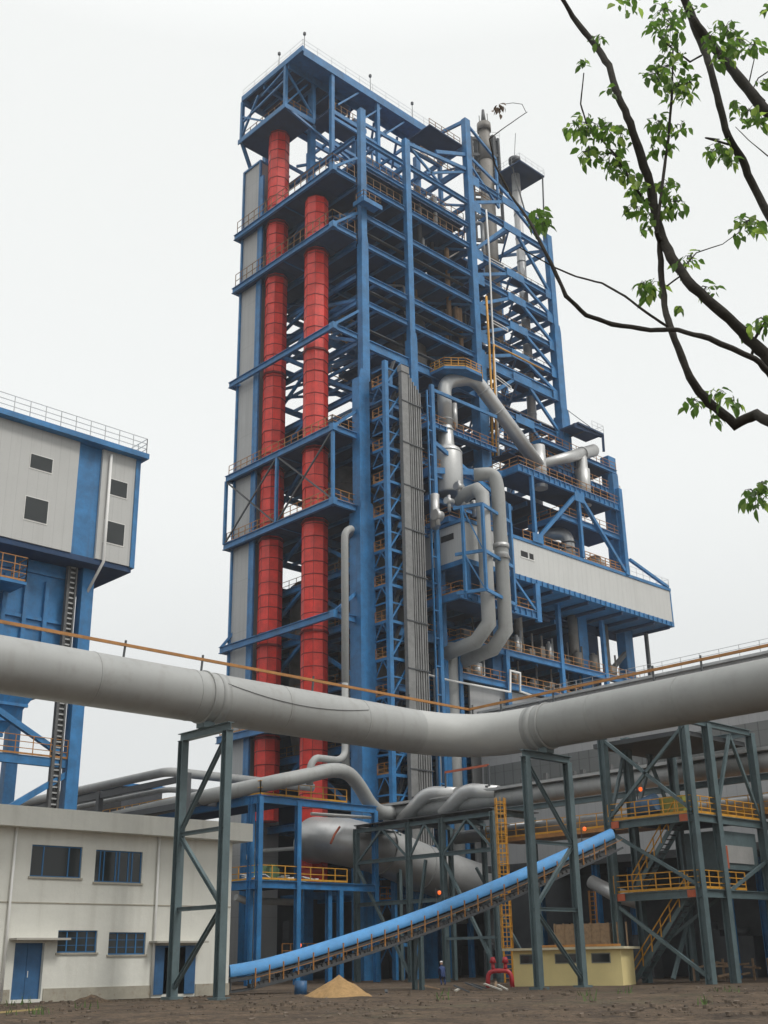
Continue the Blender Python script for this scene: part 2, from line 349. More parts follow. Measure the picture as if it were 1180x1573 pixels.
# face railings, one per bay and floor
for z in LV:
    if z<16 or 60<z<86 or z>95: continue
    zz=z+0.5
    for i,j in ((0,1),(1,2)):
        if z<62 and i==0: continue
        MB().rail([(BX[i]+.7,0.55,zz),(BX[j]-.7,0.55,zz)],step=1.1,t=0.06,bars=2,h=1.2 if z<60 else 1.9).build('railing',ORNG if z<60 else BROWN,T)
for z in (66.0,72.0,75.4,79.6,84.0,87.8):
    MB().rail([(21,0.6,z+.45),(35.8,0.6,z+.45)],step=1.5,t=0.05).build('railing',BROWN,T)
for z in (21.5,28.0,34.2,40.2,46.3,54.8,80.1,84.1,88.4):
    MB().rail([(0.5,1,z+.5),(0.5,18,z+.5)],step=1.3,t=0.05).build('railing',BROWN,T)
# interior rails that show brown-orange behind the beams
for z in LV:
    if z<20 or z>90: continue
    mb=MB().rail([(3.5,9.0,z+.5),(19,9.0,z+.5),(19,2,z+.5)],step=1.3,t=0.055).rail([(21,5.5,z+.5),(34,5.5,z+.5)],step=1.4,t=0.055)
    mb.build('inner_railing',BROWN,T)
# chevron braces of the right-hand bay (inverted V: one leg up from the left column, one down to the right column)
RZ=[66.0,72.0,79.6,84.0,87.8,95.2,99.4]; RB=[59.5,66.0,72.0,75.4,79.6,87.8,92.5]
lvl=[60.3,66.0,72.0,75.4,79.6,84.0,87.8,95.2,99.4]
for i in range(1,len(lvl)):
    zt,zb=lvl[i],lvl[i-1]
    gx=28.4
    MB().beam((20.5,0,zb+.5),(gx-1.2,0,zt-.3),0.32,0.42).build('chevron_brace',BLUE,T)
    MB().beam((gx+1.2,0,zt-.3),(36.0,0,zb+.5),0.32,0.42).build('chevron_brace',BLUE,T)
    MB().box(*plate((gx,-0.24,zt-.15),3.6,1.15,0.05,'x')).build('gusset_plate',BLUE,T)
    MB().box(*plate((21.2,-0.24,zt-.1),1.4,1.5,0.05,'x')).build('gusset_plate',BLUE,T)
    MB().box(*plate((35.4,-0.24,zt-.1),1.2,1.3,0.05,'x')).build('gusset_plate',BLUE,T)
    # rear face
    mb=MB(); mb.beam((20.5,19,zb+.5),(gx,19,zt-.3),0.3,0.4); mb.beam((gx,19,zt-.3),(36.0,19,zb+.5),0.3,0.4); mb.build('rear_brace',BLUE,T)
    # far end face (x=36.5)
    mb=MB(); mb.beam((36.5,0.5,zb+.4),(36.5,9.3,zt-.4),0.3,0.4); mb.beam((36.5,9.7,zt-.4),(36.5,18.6,zb+.4),0.3,0.4); mb.build('end_brace',BLUE,T)
# inner plan braces in the left bays (seen as light diagonals against the dark decks)
for k,(zb,zt) in enumerate([(60.5,66.9),(66.9,72.2),(72.2,75.7),(54.8,60.5),(46.3,54.8),(80.1,84.1),(84.1,88.4)]):
    MB().beam((0.4,9.5,zb+.5),(8,9.5,zt-.4),0.28,0.36).build('inner_brace',BLUE,T)
    MB().beam((19.7,9.5,zb+.5),(9,9.5,zt-.4),0.28,0.36).build('inner_brace',BLUE,T)
    MB().beam((0,18.6,zb+.5),(0,9.9,zt-.4),0.28,0.36).build('inner_brace',BLUE,T)
    MB().beam((0.2,0.8,zb+.5),(0.2,9.2,zt-.4),0.28,0.36).build('inner_brace',BLUE,T)
    MB().beam((8.2,18.7,zt-.4),(0.3,18.9,zb+.5),0.28,0.36).build('inner_brace',BLUE,T)
    MB().beam((8.2,0.7,zb+.5),(8.2,9.2,zt-.4),0.28,0.36).build('inner_brace',BLUE,T)
for zb,zt in ((14.6,21.5),(21.5,28),(28,34.2),(34.2,40.2),(40.2,46.3)):
    MB().beam((0,18.5,zb+.5),(0,9.8,zt-.4),0.3,0.4).build('end_face_brace',BLUE,T)
    MB().beam((0,9.2,zt-.4),(0,1.0,zb+.5),0.3,0.4).build('end_face_brace',BLUE,T)
for z in LV:
    if z<60: continue
    for p_,q_ in (((8.4,.5),(19.8,9.3)),((19.8,.5),(8.4,9.3)),((.3,.5),(8,9.3)),((8,9.7),(.3,18.6)),((20.3,.5),(28,9.5)),((28.4,.5),(36,9.5))):
        MB().beam((p_[0],p_[1],z-.15),(q_[0],q_[1],z-.15),.22,.28).build('plan_brace' if z<80 else 'upper_plan_brace',BLUE,T)
rn=random.Random(17)
for k in range(34):
    i=rn.randrange(8,len(LV)-1); x=rn.choice([rn.uniform(1.5,19),rn.uniform(9,19),rn.uniform(21,27)]); y=rn.uniform(.9,6); r_=rn.uniform(.12,.34); z1=LV[min(i+rn.choice([1,2,3]),len(LV)-1)]
    MB().tube(arc([(x,y,LV[i]+.6),(x,y,z1-.5),(x+rn.uniform(-2,2),y+1.5,z1-.5)],.5,4),r_,10).build('service_pipe',rn.choice([VESS,BROWN,SILV,GREYD]),T)
for k in range(30):
    i=rn.randrange(8,len(LV)-1); x=rn.uniform(1.5,34); y=rn.uniform(1,5); w_=rn.uniform(.4,1.1); h_=rn.uniform(.8,2.0); z0_=LV[i]+.56
    if x<20 or y<3: MB().tube([(x,y,z0_),(x,y,z0_+h_),(x,y,z0_+h_+.01),(x,y,z0_+h_+.3)],[w_*.5,w_*.5,w_*.3,w_*.25],10,True,True).box(x+w_*.5,x+w_*.9,y-.25,y+.25,z0_,z0_+h_*.6).build('deck_machine',rn.choice([VESS,GREYD,BROWN,SILV]),T)
for z in (66.9,72.2,80.1,88.4):
    MB().beam((1,1.4,z+3),(19.5,1.4,z+3),.45,.12).build('cable_tray',GREYD,T)
# outrigger frames carrying the red ducts on the end face
XO=-4.1; YO=19.2
def outrigger(z, decked, rail_):
    a=MB(); a.beam((XO,-0.1,z),(XO,YO,z),0.34,0.75,'I'); a.beam((XO+.2,0,z),(-0.5,0,z),0.34,0.7,'I'); a.beam((XO+.2,YO-.15,z),(-0.3,YO-.15,z),0.34,0.7,'I')
    a.beam((XO+.1,9.3,z),(-.2,9.3,z),0.25,0.5)
    a.box(XO-.25,XO+.35,-.35,.35,z-.4,z+.4)
    f=a.build('outrigger_frame',BLUE,T)
    if decked:
        d=MB()
        # deck with square openings round the ducts
        ys=[0.2,3.6,7.2,10.9,14.5,YO-.2]
        for i in range(5):
            d.box(XO+.2,-.3,ys[i]+.02,ys[i+1]-.02,z-.2,z+.38)
        d.build('outrigger_deck',BLUED,f)
    if rail_:
        MB().rail([(-0.4,0.3,z+.5),(XO+.2,0.3,z+.5),(XO+.2,YO-.3,z+.5)],step=1.2,t=0.06,h=1.9 if z>80 else 1.2).build('railing',BROWN if z>60 else ORNG,f)
    return f
for z,dk,rl in ((88.5,1,1),(80.6,1,1),(67.3,0,0),(54.9,1,1),(46.4,1,1),(34.2,0,0),(24.2,1,1)):
    outrigger(z,dk,rl)
    if z in (67.3,34.2,54.9): 
        MB().beam((XO+.2,0,z+.3),(-.3,0,z+3.4 if z<80 else z+3),0.3).build('outrigger_strut',BLUE,T)
    if z>80: MB().beam((XO+.2,0,z+.3),(-.3,0,z+3.4),0.3).build('outrigger_strut',BLUE,T)
    if z<80: MB().beam((XO+.2,YO-.15,z),(-.3,YO-4.4,z),0.22).build('outrigger_strut',BLUE,T)
for y in (0,9.5,YO-.15):
    MB().beam((XO,y,46.8),(XO,y,54.5),0.32).build('outrigger_post',BLUE,T)
for a_,b_ in ((0,9.5),(9.5,YO)):
    MB().beam((XO,a_+.2,46.8),(XO,b_-.2,54.5),0.16).build('outrigger_cross_brace',GREYD,T)
    MB().beam((XO,a_+.2,54.5),(XO,b_-.2,46.8),0.16).build('outrigger_cross_brace',GREYD,T)
MB().beam((XO,YO-.2,34.5),(-1.0,YO-2.5,39.5),0.3).build('outrigger_strut',BLUE,T)
# ---- roof structure: crane girder set back from the front face, head room over the first duct at the left
MB().box(-4.8,19.3,4.7,4.85,108.1,109.3).box(-4.8,19.3,4.85,7.7,109.1,109.3).box(-4.8,19.3,7.7,7.85,108.0,109.3).build('roof_girder',BLUE,T)
MB().box(-4.8,7.4,7.85,17.3,109.1,109.3).build('head_roof',BLUED,T)
MB().box(-5.05,-4.8,4.7,17.4,108.7,109.5).build('roof_edge',BLUE,T)
mb=MB()
for x in (-3.8,-1.7,.5,2.6,4.8): mb.beam((x,7.9,108.85),(x,17.2,108.85),0.2,0.45)
mb.build('roof_joists',BLUE,T,kind=None)
for x in (9,13.4,17.7): MB().beam((x,7.9,108.8),(x,19,108.8),0.25,0.5).build('roof_beam',BLUE,T)
for y in (13,17.2): MB().beam((-4.7,y,108.6),(20,y,108.6),0.35,0.8).build('roof_beam',BLUE,T)
for x0 in (5.8,10.2,14.6):
    MB().beam((x0,7.9,107.8),(x0+3.9,13,107.8),0.3,0.4).build('roof_brace',BLUE,T); MB().beam((x0,19,104.8),(x0+3.9,13,104.8),0.25,0.35).build('roof_brace',BLUE,T)
for y in (11.2,15.5):
    MB().beam((7,y,104.6),(20,y,104.6),0.3,0.6).build('roof_beam',BLUE,T); MB().beam((7,y+1.3,105.9),(20,y+1.3,105.9),0.15,0.3).build('roof_beam',BLUE,T)
MB().beam((6,5.2,103.6),(20,5.2,104.4),0.3,0.5).build('roof_beam',BLUE,T)
for x in (10,14.6,19.6): MB().beam((x,13,104.7),(x,13,108.3),0.25).build('roof_post',BLUE,T)
for x in (0.2,8.2,20): MB().beam((x,5.1,91.6),(x,5.1,108.2),0.5).build('roof_post',BLUE,T)
for x in (1.2,5.4,9.6,13.8): MB().beam((x,5.1,104.0),(x+3.6,5.1,108.0),.22).build('roof_brace',BLUE,T)
for x,z in ((0.2,97.5),(0.2,101.5),(8.2,98.5)): MB().beam((x,5.1,z),(x+11.5 if x>5 else x+7.9,5.1,z),.25,.45).build('roof_beam',BLUE,T)
# head room cage over duct one
xh,xe,yh0,yh1,z0,z1=-4.8,-0.2,8.3,17.4,102.3,108.7
for (x,y) in ((xh,yh0),(xh,yh1),(xe,yh0)): MB().beam((x,y,z0),(x,y,z1),0.42).build('cage_post',BLUE,T)
for p_,q_,w_ in (((xe,yh0,z0+1),(xh,yh0,z1-.5),.24),((xh,yh0,z0+.4),(xe-1,yh0,z1-.8),.2),((xh,yh0+.2,z1-2.2),(xh,yh1,z1-3.4),.25),((xh,yh1-3.4,z1-1.0),(xh,yh1,z0+.8),.25),((xh,yh0+5,z1-1.6),(xh,yh0,z1-.4),.2),((xh,yh1,z0+4),(xh,yh1-5,z0+.2),.22),
    ((xh,yh1,z0),(-.3,18.9,z0-6.0),.4),((xh,yh0,z0),(5.2,6.6,z0-4.4),.3)): MB().beam(p_,q_,w_).build('cage_brace',BLUE,T)
d_=MB().box(xh-.25,xe,yh0-.25,yh1+.25,z0-.3,z0).build('head_deck',BLUED,T)
MB().beam((xh-.26,yh0-.4,z0-.1),(xh-.26,yh1+.4,z0-.1),0.12,0.7).beam((xh-.3,yh0-.3,z0-.1),(xe,yh0-.3,z0-.1),0.12,0.7).build('edge_beam',BLUE,d_)
MB().rail([(xe,yh0,z0),(xh+.3,yh0,z0),(xh+.3,yh1-.2,z0)],step=1.2,t=0.065,bars=3,h=1.6).build('railing',BROWN,d_)
wk_=MB().box(0.1,6.4,5.4,8.9,102.7,103.0).build('head_walkway',BLUED,T)
MB().beam((0.1,5.35,102.8),(6.4,5.35,102.8),.12,.6).build('edge_beam',BLUE,wk_)
MB().rail([(0.1,5.5,103.0),(6.2,5.5,103.0)],step=1,t=.06,h=1.5).build('railing',BROWN,wk_)
MB().beam((xe,10,102.2),(8.2,10,102.2),.25,.5).build('head_beam',BLUE,T); MB().beam((xe,17,102.2),(8.2,17,102.2),.25,.5).build('head_beam',BLUE,T)
MB().rail([(-4.9,17.3,109.4),(-4.9,4.8,109.4),(19.2,4.8,109.4)],h=1.2,step=2.5,t=0.028,bars=2,toe=False).build('roof_rail',GREYR,T)
for x,y in ((-4.6,10.0),(-4.4,5.1),(6.9,5.0),(14.8,5.0)):
    MB().beam((x,y,109.3),(x,y,111.8),0.055).box(x-.14,x+.14,y-.14,y+.14,111.8,112.2).build('roof_lamp',GREYD,T)
# corner head frame at the third column
for p_,q_,w_,h_ in (((20,0,108.9),(19.4,4.7,109.1),.3,.5),((20,0,108.6),(26,0,105.6),.3,.3),((26,0,105.4),(26,0,97.5),.3,.3),((20,0,104.6),(20,9.3,104.6),.3,.7),((20,0,101.4),(20,9.3,101.4),.35,.9),((14,.2,100.6),(20,0,103.2),.3,.5),((8.3,0,98.8),(19.6,0,100.6),.3,.5),
    ((20.3,0,102),(26,0,97.6),.25,.25),((26,0,101.5),(36.4,0,97.6),.3,.5),((20.4,0,103.2),(36.4,0,98.2),.25,.4),((20,1,101.8),(20,8,104.3),.25,.25),((12,.2,96.2),(19.8,.2,100.4),.25,.3),((8.6,.2,99),(15,.2,95.6),.25,.3)):
    MB().beam(p_,q_,w_,h_).build('corner_head_beam',BLUE,T)
MB().box(13.5,19.8,.6,4.6,104.9,105.1).build('corner_head_deck',BLUED,T)
MB().rail([(13.6,0.8,105.1),(19.6,0.8,105.1)],step=1.2,t=.06).rail([(13,2,101),(19.5,2,101)],step=1.2,t=.06).rail([(20.5,0.4,98.2),(26,0.4,98.2)],step=1.2,t=.06).build('railing',BROWN,T)
MB().box(-.6,2.2,-1.5,-.2,85.1,85.3).box(-.75,-.6,-1.5,.2,84.8,85.4).box(-.7,2.3,-1.65,-1.5,84.8,85.4).build('corner_balcony',BLUE,T)
MB().rail([(-.6,-.2,85.3),(-.6,-1.5,85.3),(2.2,-1.5,85.3),(2.2,-.3,85.3)],step=.9,t=.06).build('railing',BROWN,T)
# ================================================================ RED DUCTS
def red_duct(y, ztop, label, r=1.35, zbot=8.6):
    d=thing('red_duct',label,'duct',(-2.05,y,0),'red ducts up the side of the tower')
    z=zbot; mb=MB(); n=8; lap=MB()
    rn=random.Random(int(y*10))
    while z<ztop:
        z2=min(z+1.42,ztop); jx,jy,jr=rn.gauss(0,.015),rn.gauss(0,.015),rn.uniform(.985,1.01); mb.tube([(-2.05+jx,y+jy,z+.03),(-2.05+jx,y+jy,z2-.03)],[r*jr,r*jr*0.985],n,True,False)
        MB().tube([(-2.05,y,z2-.045),(-2.05,y,z2+.045)],r*1.01,n,True,False).build('joint_band',SEAM,d)
        z=z2
    mb.build('duct_shell',RED,d)
    for k in range(n):
        a_=2*pi*k/n+.0; c_=Vector((-2.05+cos(a_)*r*.925*1.07,y+sin(a_)*r*.925*1.07,0))
        lap.beam(c_+Vector((0,0,zbot)),c_+Vector((0,0,ztop)),.03,.03)
    lap.build('lap_strip',SEAM,d)
    for zf in (88.6,80.7,67.4,55.0,46.5,34.3,24.3):
        if zf<ztop: MB().tube([(-2.05,y,zf-.75),(-2.05,y,zf-.5)],r+.12,n,True,False).build('support_collar',SEAM,d)
    return d
red_duct(12.9,104.6,'red segmented duct nearer the grey clad shaft, taller of the two',1.35,15.2)
red_duct(5.3,87.6,'red segmented duct nearer the corner column, ending under a railed blue deck',1.42)
# grey clad lift shaft behind
sh=thing('clad_shaft','tall narrow grey clad shaft with blue edges behind the red ducts','shaft',(-3.4,16,0))
MB().box(-3.2,1.5,15.2,18.5,0,98.6).build('wall',CLADS,sh)
for x,y in ((-3.28,18.58),(-3.28,15.12)): MB().box(x-.14,x+.14,y-.14,y+.14,0,98.8).build('corner_trim',BLUE,sh)
MB().box(-3.45,-3.2,14.3,14.9,0,96).build('guide_rail',BLUE,sh)
MB().box(-3.4,1.6,15.1,18.7,98.6,98.85).build('roof',BLUE,sh)
# ================================================================ VESSELS IN THE TOWER
def vessel(x,y,z0,z1,r,label,m=VESS,group='cyclones and vessels inside the tower'):
    h=z1-z0
    o=thing('cyclone_vessel',label,'vessel',(x,y,z0),group)
    MB().lathe(x,y,[(0.4,z0-h*0.25),(0.5,z0-h*.12),(r,z0+h*0.35),(r,z1),(r*.75,z1+.5),(r*.4,z1+.7)]).build('shell',m,o)
    for k in (0.4,0.7,0.97): MB().ring((x,y,z0+h*k),(0,0,1),r,0.2,0.08).build('stiffener',m,o)
    return o
vessel(10.5,12.5,76,87,3.0,'upper dark vessel among the decks left of the third column, below the roof')
vessel(12.5,5.5,66,79,2.8,'dark vessel behind the second column above the lift lattice')
vessel(26.5,11,84,97,2.8,'dark vessel high in the open right bay under the roof')
vessel(26,12,62,76,2.9,'dark vessel low in the open right bay behind the chevron braces')
vessel(12,11,48,63,3.6,'wide dark vessel behind the ducts at half height of the tower')
vessel(11,10,16,46,4.2,'long dark calciner behind the corner column in the lower floors')
vessel(29,8,18,38,3.8,'dark vessel behind the railed floors under the gallery')
vessel(4.5,14,18,42,2.2,'narrow dark vessel between the two red ducts in the lower floors')
vessel(5.5,9,50,58,2.0,'small dark vessel behind the red ducts above the double frame')
rw=thing('rear_dark_backing','added dark backing sheets that darken the lower tower, seen behind the red ducts and railed floors','wall',(18,19.6,12))
MB().box(1.8,36.2,19.7,19.9,12,43.5).build('backing_sheet',BLUED,rw)  # added dark sheets, block the bright sky behind the lower floors
MB().box(36.9,37.1,0.8,19.5,24,42).box(37.3,44.6,3.0,3.2,24,41).build('side_backing_sheet',BLUED,rw)
lw=thing('clad_lower_storey','plain grey clad wall under the lowest railed floor, behind the foreground pipe','wall',(30,-1.4,12))
MB().box(14.2,46.0,-1.5,-1.25,9.5,29.55).build('cladding',CLADD,lw)
# ================================================================ STACKS ON THE ROOF
st=thing('roof_stack','silver pipe stack rising through the right bay, square blue plate at its top','stack',(34.3,3.2,60))
MB().tube([(34.3,3.2,56),(34.3,3.2,110.8)],0.62,20).build('pipe',SILV,st)
mb=MB()
for z in range(58,110,4): mb.ring((34.3,3.2,z),(0,0,1),0.62,0.12,0.05,20)
mb.build('flange',GREYR,st)
p_=MB(); p_.box(32.2,37.8,.6,6.6,109.0,109.25); p_.build('platform',BLUED,st)
MB().rail([(32.2,6.6,109.2),(32.2,.6,109.2),(37.8,.6,109.2),(37.8,6.6,109.2)],h=1.2,t=.025,toe=False).build('railing',GREYR,st)
MB().tube([(34.3,3.2,111.2),(34.3,3.2,111.9)],0.9,16).build('cap',GREYD,st)
MB().beam((37.6,.8,109),(36.6,0.4,101),0.18).beam((34.3,3.2,112),(35.0,3.2,117),0.06).beam((32.4,2.2,109),(33.9,1.2,99.5),0.16).build('strut',GREYD,st)
s2=thing('roof_stack','dark weathered stack with frame and mast behind the penthouse','stack',(31.8,6.6,97))
MB().tube([(31.8,6.6,80),(31.8,6.6,112)],1.05,22).tube([(31.8,6.6,112),(31.8,6.6,117.6)],[1.1,0.8],22).tube([(31.8,6.6,117.6),(31.8,6.6,118.9)],1.05,18).build('pipe',VESS,s2)
mb=MB()
for x,y in ((29.9,7.6),(33.2,5.2)):
    for k in range(2): mb.beam((x,y+k*1.6,98),(x,y+k*1.6,116.2),0.35)
for z in (98,102,106,110,113,115.9): mb.beam((29.9,7.6,z),(33.2,5.2,z),0.3,0.5); mb.beam((29.9,9.2,z),(33.2,6.8,z),0.25,0.3)
for i,z in enumerate((98,102,106,110)):
    mb.beam((29.9,7.6,z) if i%2 else (33.2,5.2,z),(33.2,5.2,z+4) if i%2 else (29.9,7.6,z+4),0.16)
mb.build('frame',GREYD,s2)
for k_ in range(2): MB().beam((29.6+k_*2.4,8.3-k_*1.75,110.2),(29.6+k_*2.4,8.3-k_*1.75,115.8),1.3,.3).build('screen_panel',GREYD,s2)
MB().tube([(31.8,6.6,118.9),(31.8,6.6,121.6)],[0.45,0.2],10).beam((32.5,6.4,118.9),(32.5,6.4,121.2),0.08).beam((31.2,6.9,118.9),(31.2,6.9,120.4),0.08).build('mast',GREYD,s2)
MB().rail([(29.7,7.8,116.2),(33.4,5.0,116.2)],h=1.1,t=.03,toe=False).build('railing',GREYR,s2)
for s_q in (-1,1): MB().beam((31.8+s_q*.85,6.6-s_q*.85,108.2),(31.8+s_q*.85,6.6-s_q*.85,116.6),.75,.75).build('side_panel',GREYD,s2)
# ================================================================ LIFT / STAIR LATTICE
E_=thing('lattice_stair_tower','narrow blue lattice stair tower with landings beside the corner column','stair tower',(1,-2.9,0))
XE0,XE1,YE0,YE1=0.9,3.6,-3.0,-0.9
for x,y in ((XE0,YE0),(XE1,YE0),(XE1,YE1)): MB().box(x-.25,x+.25,y-.25,y+.25,0,63.5).build('leg',BLUE,E_)
z=3.0; k=0
while z<61:
    l=MB(); l.beam((XE0,YE1,z),(XE0,YE0,z),0.16,0.3); l.beam((XE0,YE0,z),(XE1,YE0,z),0.16,0.3); MB().beam((XE0,YE0,z+2),(XE1,YE0,z+2),0.12,0.16).beam((XE0,YE1,z+2.),(XE0,YE0,z+2.),0.12,0.16).build('mid_rung',BLUE,E_)
    l.box(XE0,XE1,YE0+.1,YE1+.6,z+.1,z+.16)
    lo=l.build('landing',BLUE,E_)
    MB().rail([(XE0-.02,YE1,z+.15),(XE0-.02,YE0+.1,z+.15)],step=0.8,t=.05).rail([(XE0+.3,YE1+.2,z+.15),(XE1-.3,YE1+.2,z+.15)],step=0.9,t=.06).build('railing',ORNG,lo)
    MB().beam((XE0,YE0+.1,z-1.6),(XE0,(YE0+YE1)/2,z-.1),0.1).beam((XE0,YE1,z-1.6),(XE0,(YE0+YE1)/2,z-.1),0.1).build('knee_brace',BLUE,E_)
    MB().beam((XE0+.1,YE0,z),(XE1,YE0,z+3.7),0.16).build('cross_brace',BLUE,E_)
    MB().beam((XE0+.6,YE0+.7,z+.2),(XE1-.6,YE0+.7,z+3.8),0.5,0.14).build('stair_flight',GREYD,E_)
    z+=3.85; k+=1
# cable riser
R_=thing('cable_riser','tall bundle of grey cable trays and pipes climbing beside the stair lattice','cable riser',(5,-3.1,0))
MB().box(2.7,3.7,-3.75,-3.25,12,63.2).build('tray_cover',RISER,R_)
for i,(x,wd) in enumerate(((3.95,.16),(4.25,.2),(4.6,.16),(4.95,.22),(5.3,.16),(5.6,.14))):
    MB().box(x-wd/2,x+wd/2,-3.7,-3.3,12,62.6-i*.35).build('riser_pipe',RISER,R_)
MB().box(3.7,5.8,-3.3,-3.2,12,61).build('back_plate',CABLED,R_)
for z in range(14,63,5): MB().box(2.65,5.85,-3.82,-3.72,z,z+.12).build('clamp_bar',GREYD,R_)
MB().box(2.6,3.8,-3.85,-3.2,62.6,63.4).build('top_cap',RISER,R_)
# rack column right of the riser
rc=thing('riser_column','slim blue column with rungs immediately right of the cable riser','column',(8.2,-3,0))
MB().box(7.9,8.4,-3.3,-2.9,0,63).box(7.15,7.3,-3.3,-3.1,10,62).build('post',BLUE,rc)
mb=MB()
for z in range(12,62,3): mb.box(7.2,8.0,-3.25,-3.1,z,z+.14)
mb.build('rung',BLUE,rc)
MB().beam((8.2,-3,62.5),(19.5,-3,62.6),0.2,0.4).build('head_beam',BLUE,rc)
# ================================================================ PROCESS BUILDING (right, lower)
B=thing('process_frame','blue steel process building with railed floors and braces, around and above the clad gallery','building',(20,-5,0))
GY=-5.5
# columns
for x,y,z0,z1,wd in ((46.3,0.0,0,66,1.7),(46.3,8,0,62,1.2),(20,-2,14,34,0.6),(30,-2,26,41.3,.55),(38.7,-2,26,41.3,.55),(11.0,-3.2,0,63,.0),(10.3,-1.6,14,46,.6),(40,GY,46.3,58,.7),(12.2,-2,0,33,.5)):
    if wd: MB().box(x-wd/2,x+wd/2,y-wd*.4,y+wd*.4,z0,z1).build('column',BLUE,B)
MB().beam((48.3,-2,0),(48.3,-2,41),0.4).build('prop',GREYD,B)
# floors with front beam, deck and railing
def pfloor(x0,x1,y0,y1,z,h=0.7,rail_=True,ribs=False):
    f=MB().beam((x0,y0,z),(x1,y0,z),0.35,h,'I').beam((x0,y0,z),(x0,y1,z),0.3,h*.9)
    x=x0+.6
    while ribs and x<x1-.3: f.box(x-.05,x+.05,y0-.18,y0-.004,z-h/2+.03,z+h/2-.03); x+=1.0
    f=f.build('floor_beam',BLUE,B)
    MB().box(x0+.1,x1-.1,y0+.1,y1,z+h/2-.1,z+h/2-.02).build('deck',BLUED,f)
    if rail_: MB().rail([(x0,y1,z+h/2),(x0,y0,z+h/2),(x1,y0,z+h/2)],step=1.5,t=.055).build('railing',ORNG,f)

    return f
pfloor(12.6,46,-2,0,33.8); pfloor(12.6,46,-2,0,30.0); pfloor(24,46,-2.6,-1.5,26.2)
pfloor(9.0,21.7,GY,0,37.6,0.9,True,True)
MB().box(21.4,22.2,GY-.2,GY+.2,36.9,41.4).build('hanger',BLUE,B)
MB().beam((17.8,GY,41.2),(21.3,GY,38.2),0.3).build('brace',BLUE,B)
MB().box(10,10.5,GY-.2,GY+.2,37.4,41.8).box(17.3,17.7,GY-.35,GY+.05,37.4,50).build('hanger',BLUE,B)
pfloor(20.0,40.3,GY,0,55.3,0.9,True,True)
pfloor(28,40.2,GY+.3,0,51.3,0.7,True)
pfloor(31,46.2,-1.6,5,59.8,0.8,True,True); pfloor(30,46,-1.4,6,63.3,.6,True,False)
pfloor(9.0,20.5,-1.8,0,58.9,0.6,True,True)
pfloor(9.0,20.5,-1.8,0,53.0,1.2,True)
pfloor(9.2,19.4,-1.2,0,50.0,0.6,False)
pfloor(9.8,19.4,-3.6,0,46.9,0.7,True)
MB().beam((9,-1.8,53),(20,-3,55.3),.4,.7).beam((8.4,-2.4,56.5),(22,-2.4,51.5),0.3,.5).build('brace',BLUE,B)
# mid bay (x 20..37, z 46..66) between tower and gallery: dark floor backing
deck(8.6,36,0.2,18,50.3,par=B)
pfloor(20.6,36.2,-1.0,0.0,61.0,0.7,True)
for a_,b_ in (((22.2,GY,54.8),(22.2,GY,46.6)),((31.1,GY,54.8),(31.1,GY,46.6)),((40,GY,54.8),(40,GY,46.6))): MB().beam(a_,b_,.42).build('truss_post',BLUE,B)
MB().beam((22.3,GY,46.8),(30.6,GY,54.6),.42).build('truss_diagonal',BLUE,B)
MB().beam((31.6,GY,54.6),(39.6,GY,46.8),.42).build('truss_diagonal',BLUE,B)
MB().box(*plate((22.4,GY-.25,47.0),1.9,1.1,.05,'x')).build('gusset_plate',BLUE,B); MB().box(*plate((31.1,GY-.25,54.4),1.9,1.2,.05,'x')).build('gusset_plate',BLUE,B)
MB().box(39.4,40.6,GY+.3,GY+1.0,46.3,60.2).build('column',BLUE,B)
MB().beam((41,GY,48.6),(49.2,GY,46.6),.35).build('brace',BLUE,B)
MB().beam((46,-.4,38.5),(41,-.4,34.5),0.5).build('brace',GREYD,B)
rnd=random.Random(31)
for z in (30.35,34.15):
    x=14.5
    while x<44.5:
        w_=rnd.uniform(.7,1.6); h_=rnd.uniform(.9,2.4); m_=rnd.choice([VESS,SILV,GREYD,VESS,BLUE]); kk=rnd.random()
        e_=thing('floor_machine','','machine',(x,-1.0,z),'machines standing on the railed floors under the gallery')
        e_['label']='small grey machine or tank standing on a railed floor under the clad gallery'
        if kk<.5: MB().tube([(x,-.9,z),(x,-.9,z+h_)],w_*.45,14).tube([(x,-.9,z+h_),(x,-.9,z+h_+.3)],w_*.2,10).build('tank',m_,e_)
        else: MB().box(x-w_/2,x+w_/2,-1.5,-.3,z,z+h_*.7).build('casing',m_,e_)
        MB().tube(arc([(x+w_*.5,-.8,z+.5),(x+w_*.9,-.8,z+.5),(x+w_*.9,-.8,z+3.2)],.3,3),.12,8).build('feed_pipe',m_,e_)
        x+=w_+rnd.uniform(.8,2.4)
for x_,r_ in ((24.5,.5),(35,.6),(36.8,.35),(41.5,.5)):
    o_=MB().tube([(x_,-.3,34.2),(x_,-.3,41.2)],r_,14).build('floor_pipe',VESS); tag(o_,'upright dusty pipe between the railed floor and the underside of the clad gallery','pipe','upright dusty pipes under the gallery')
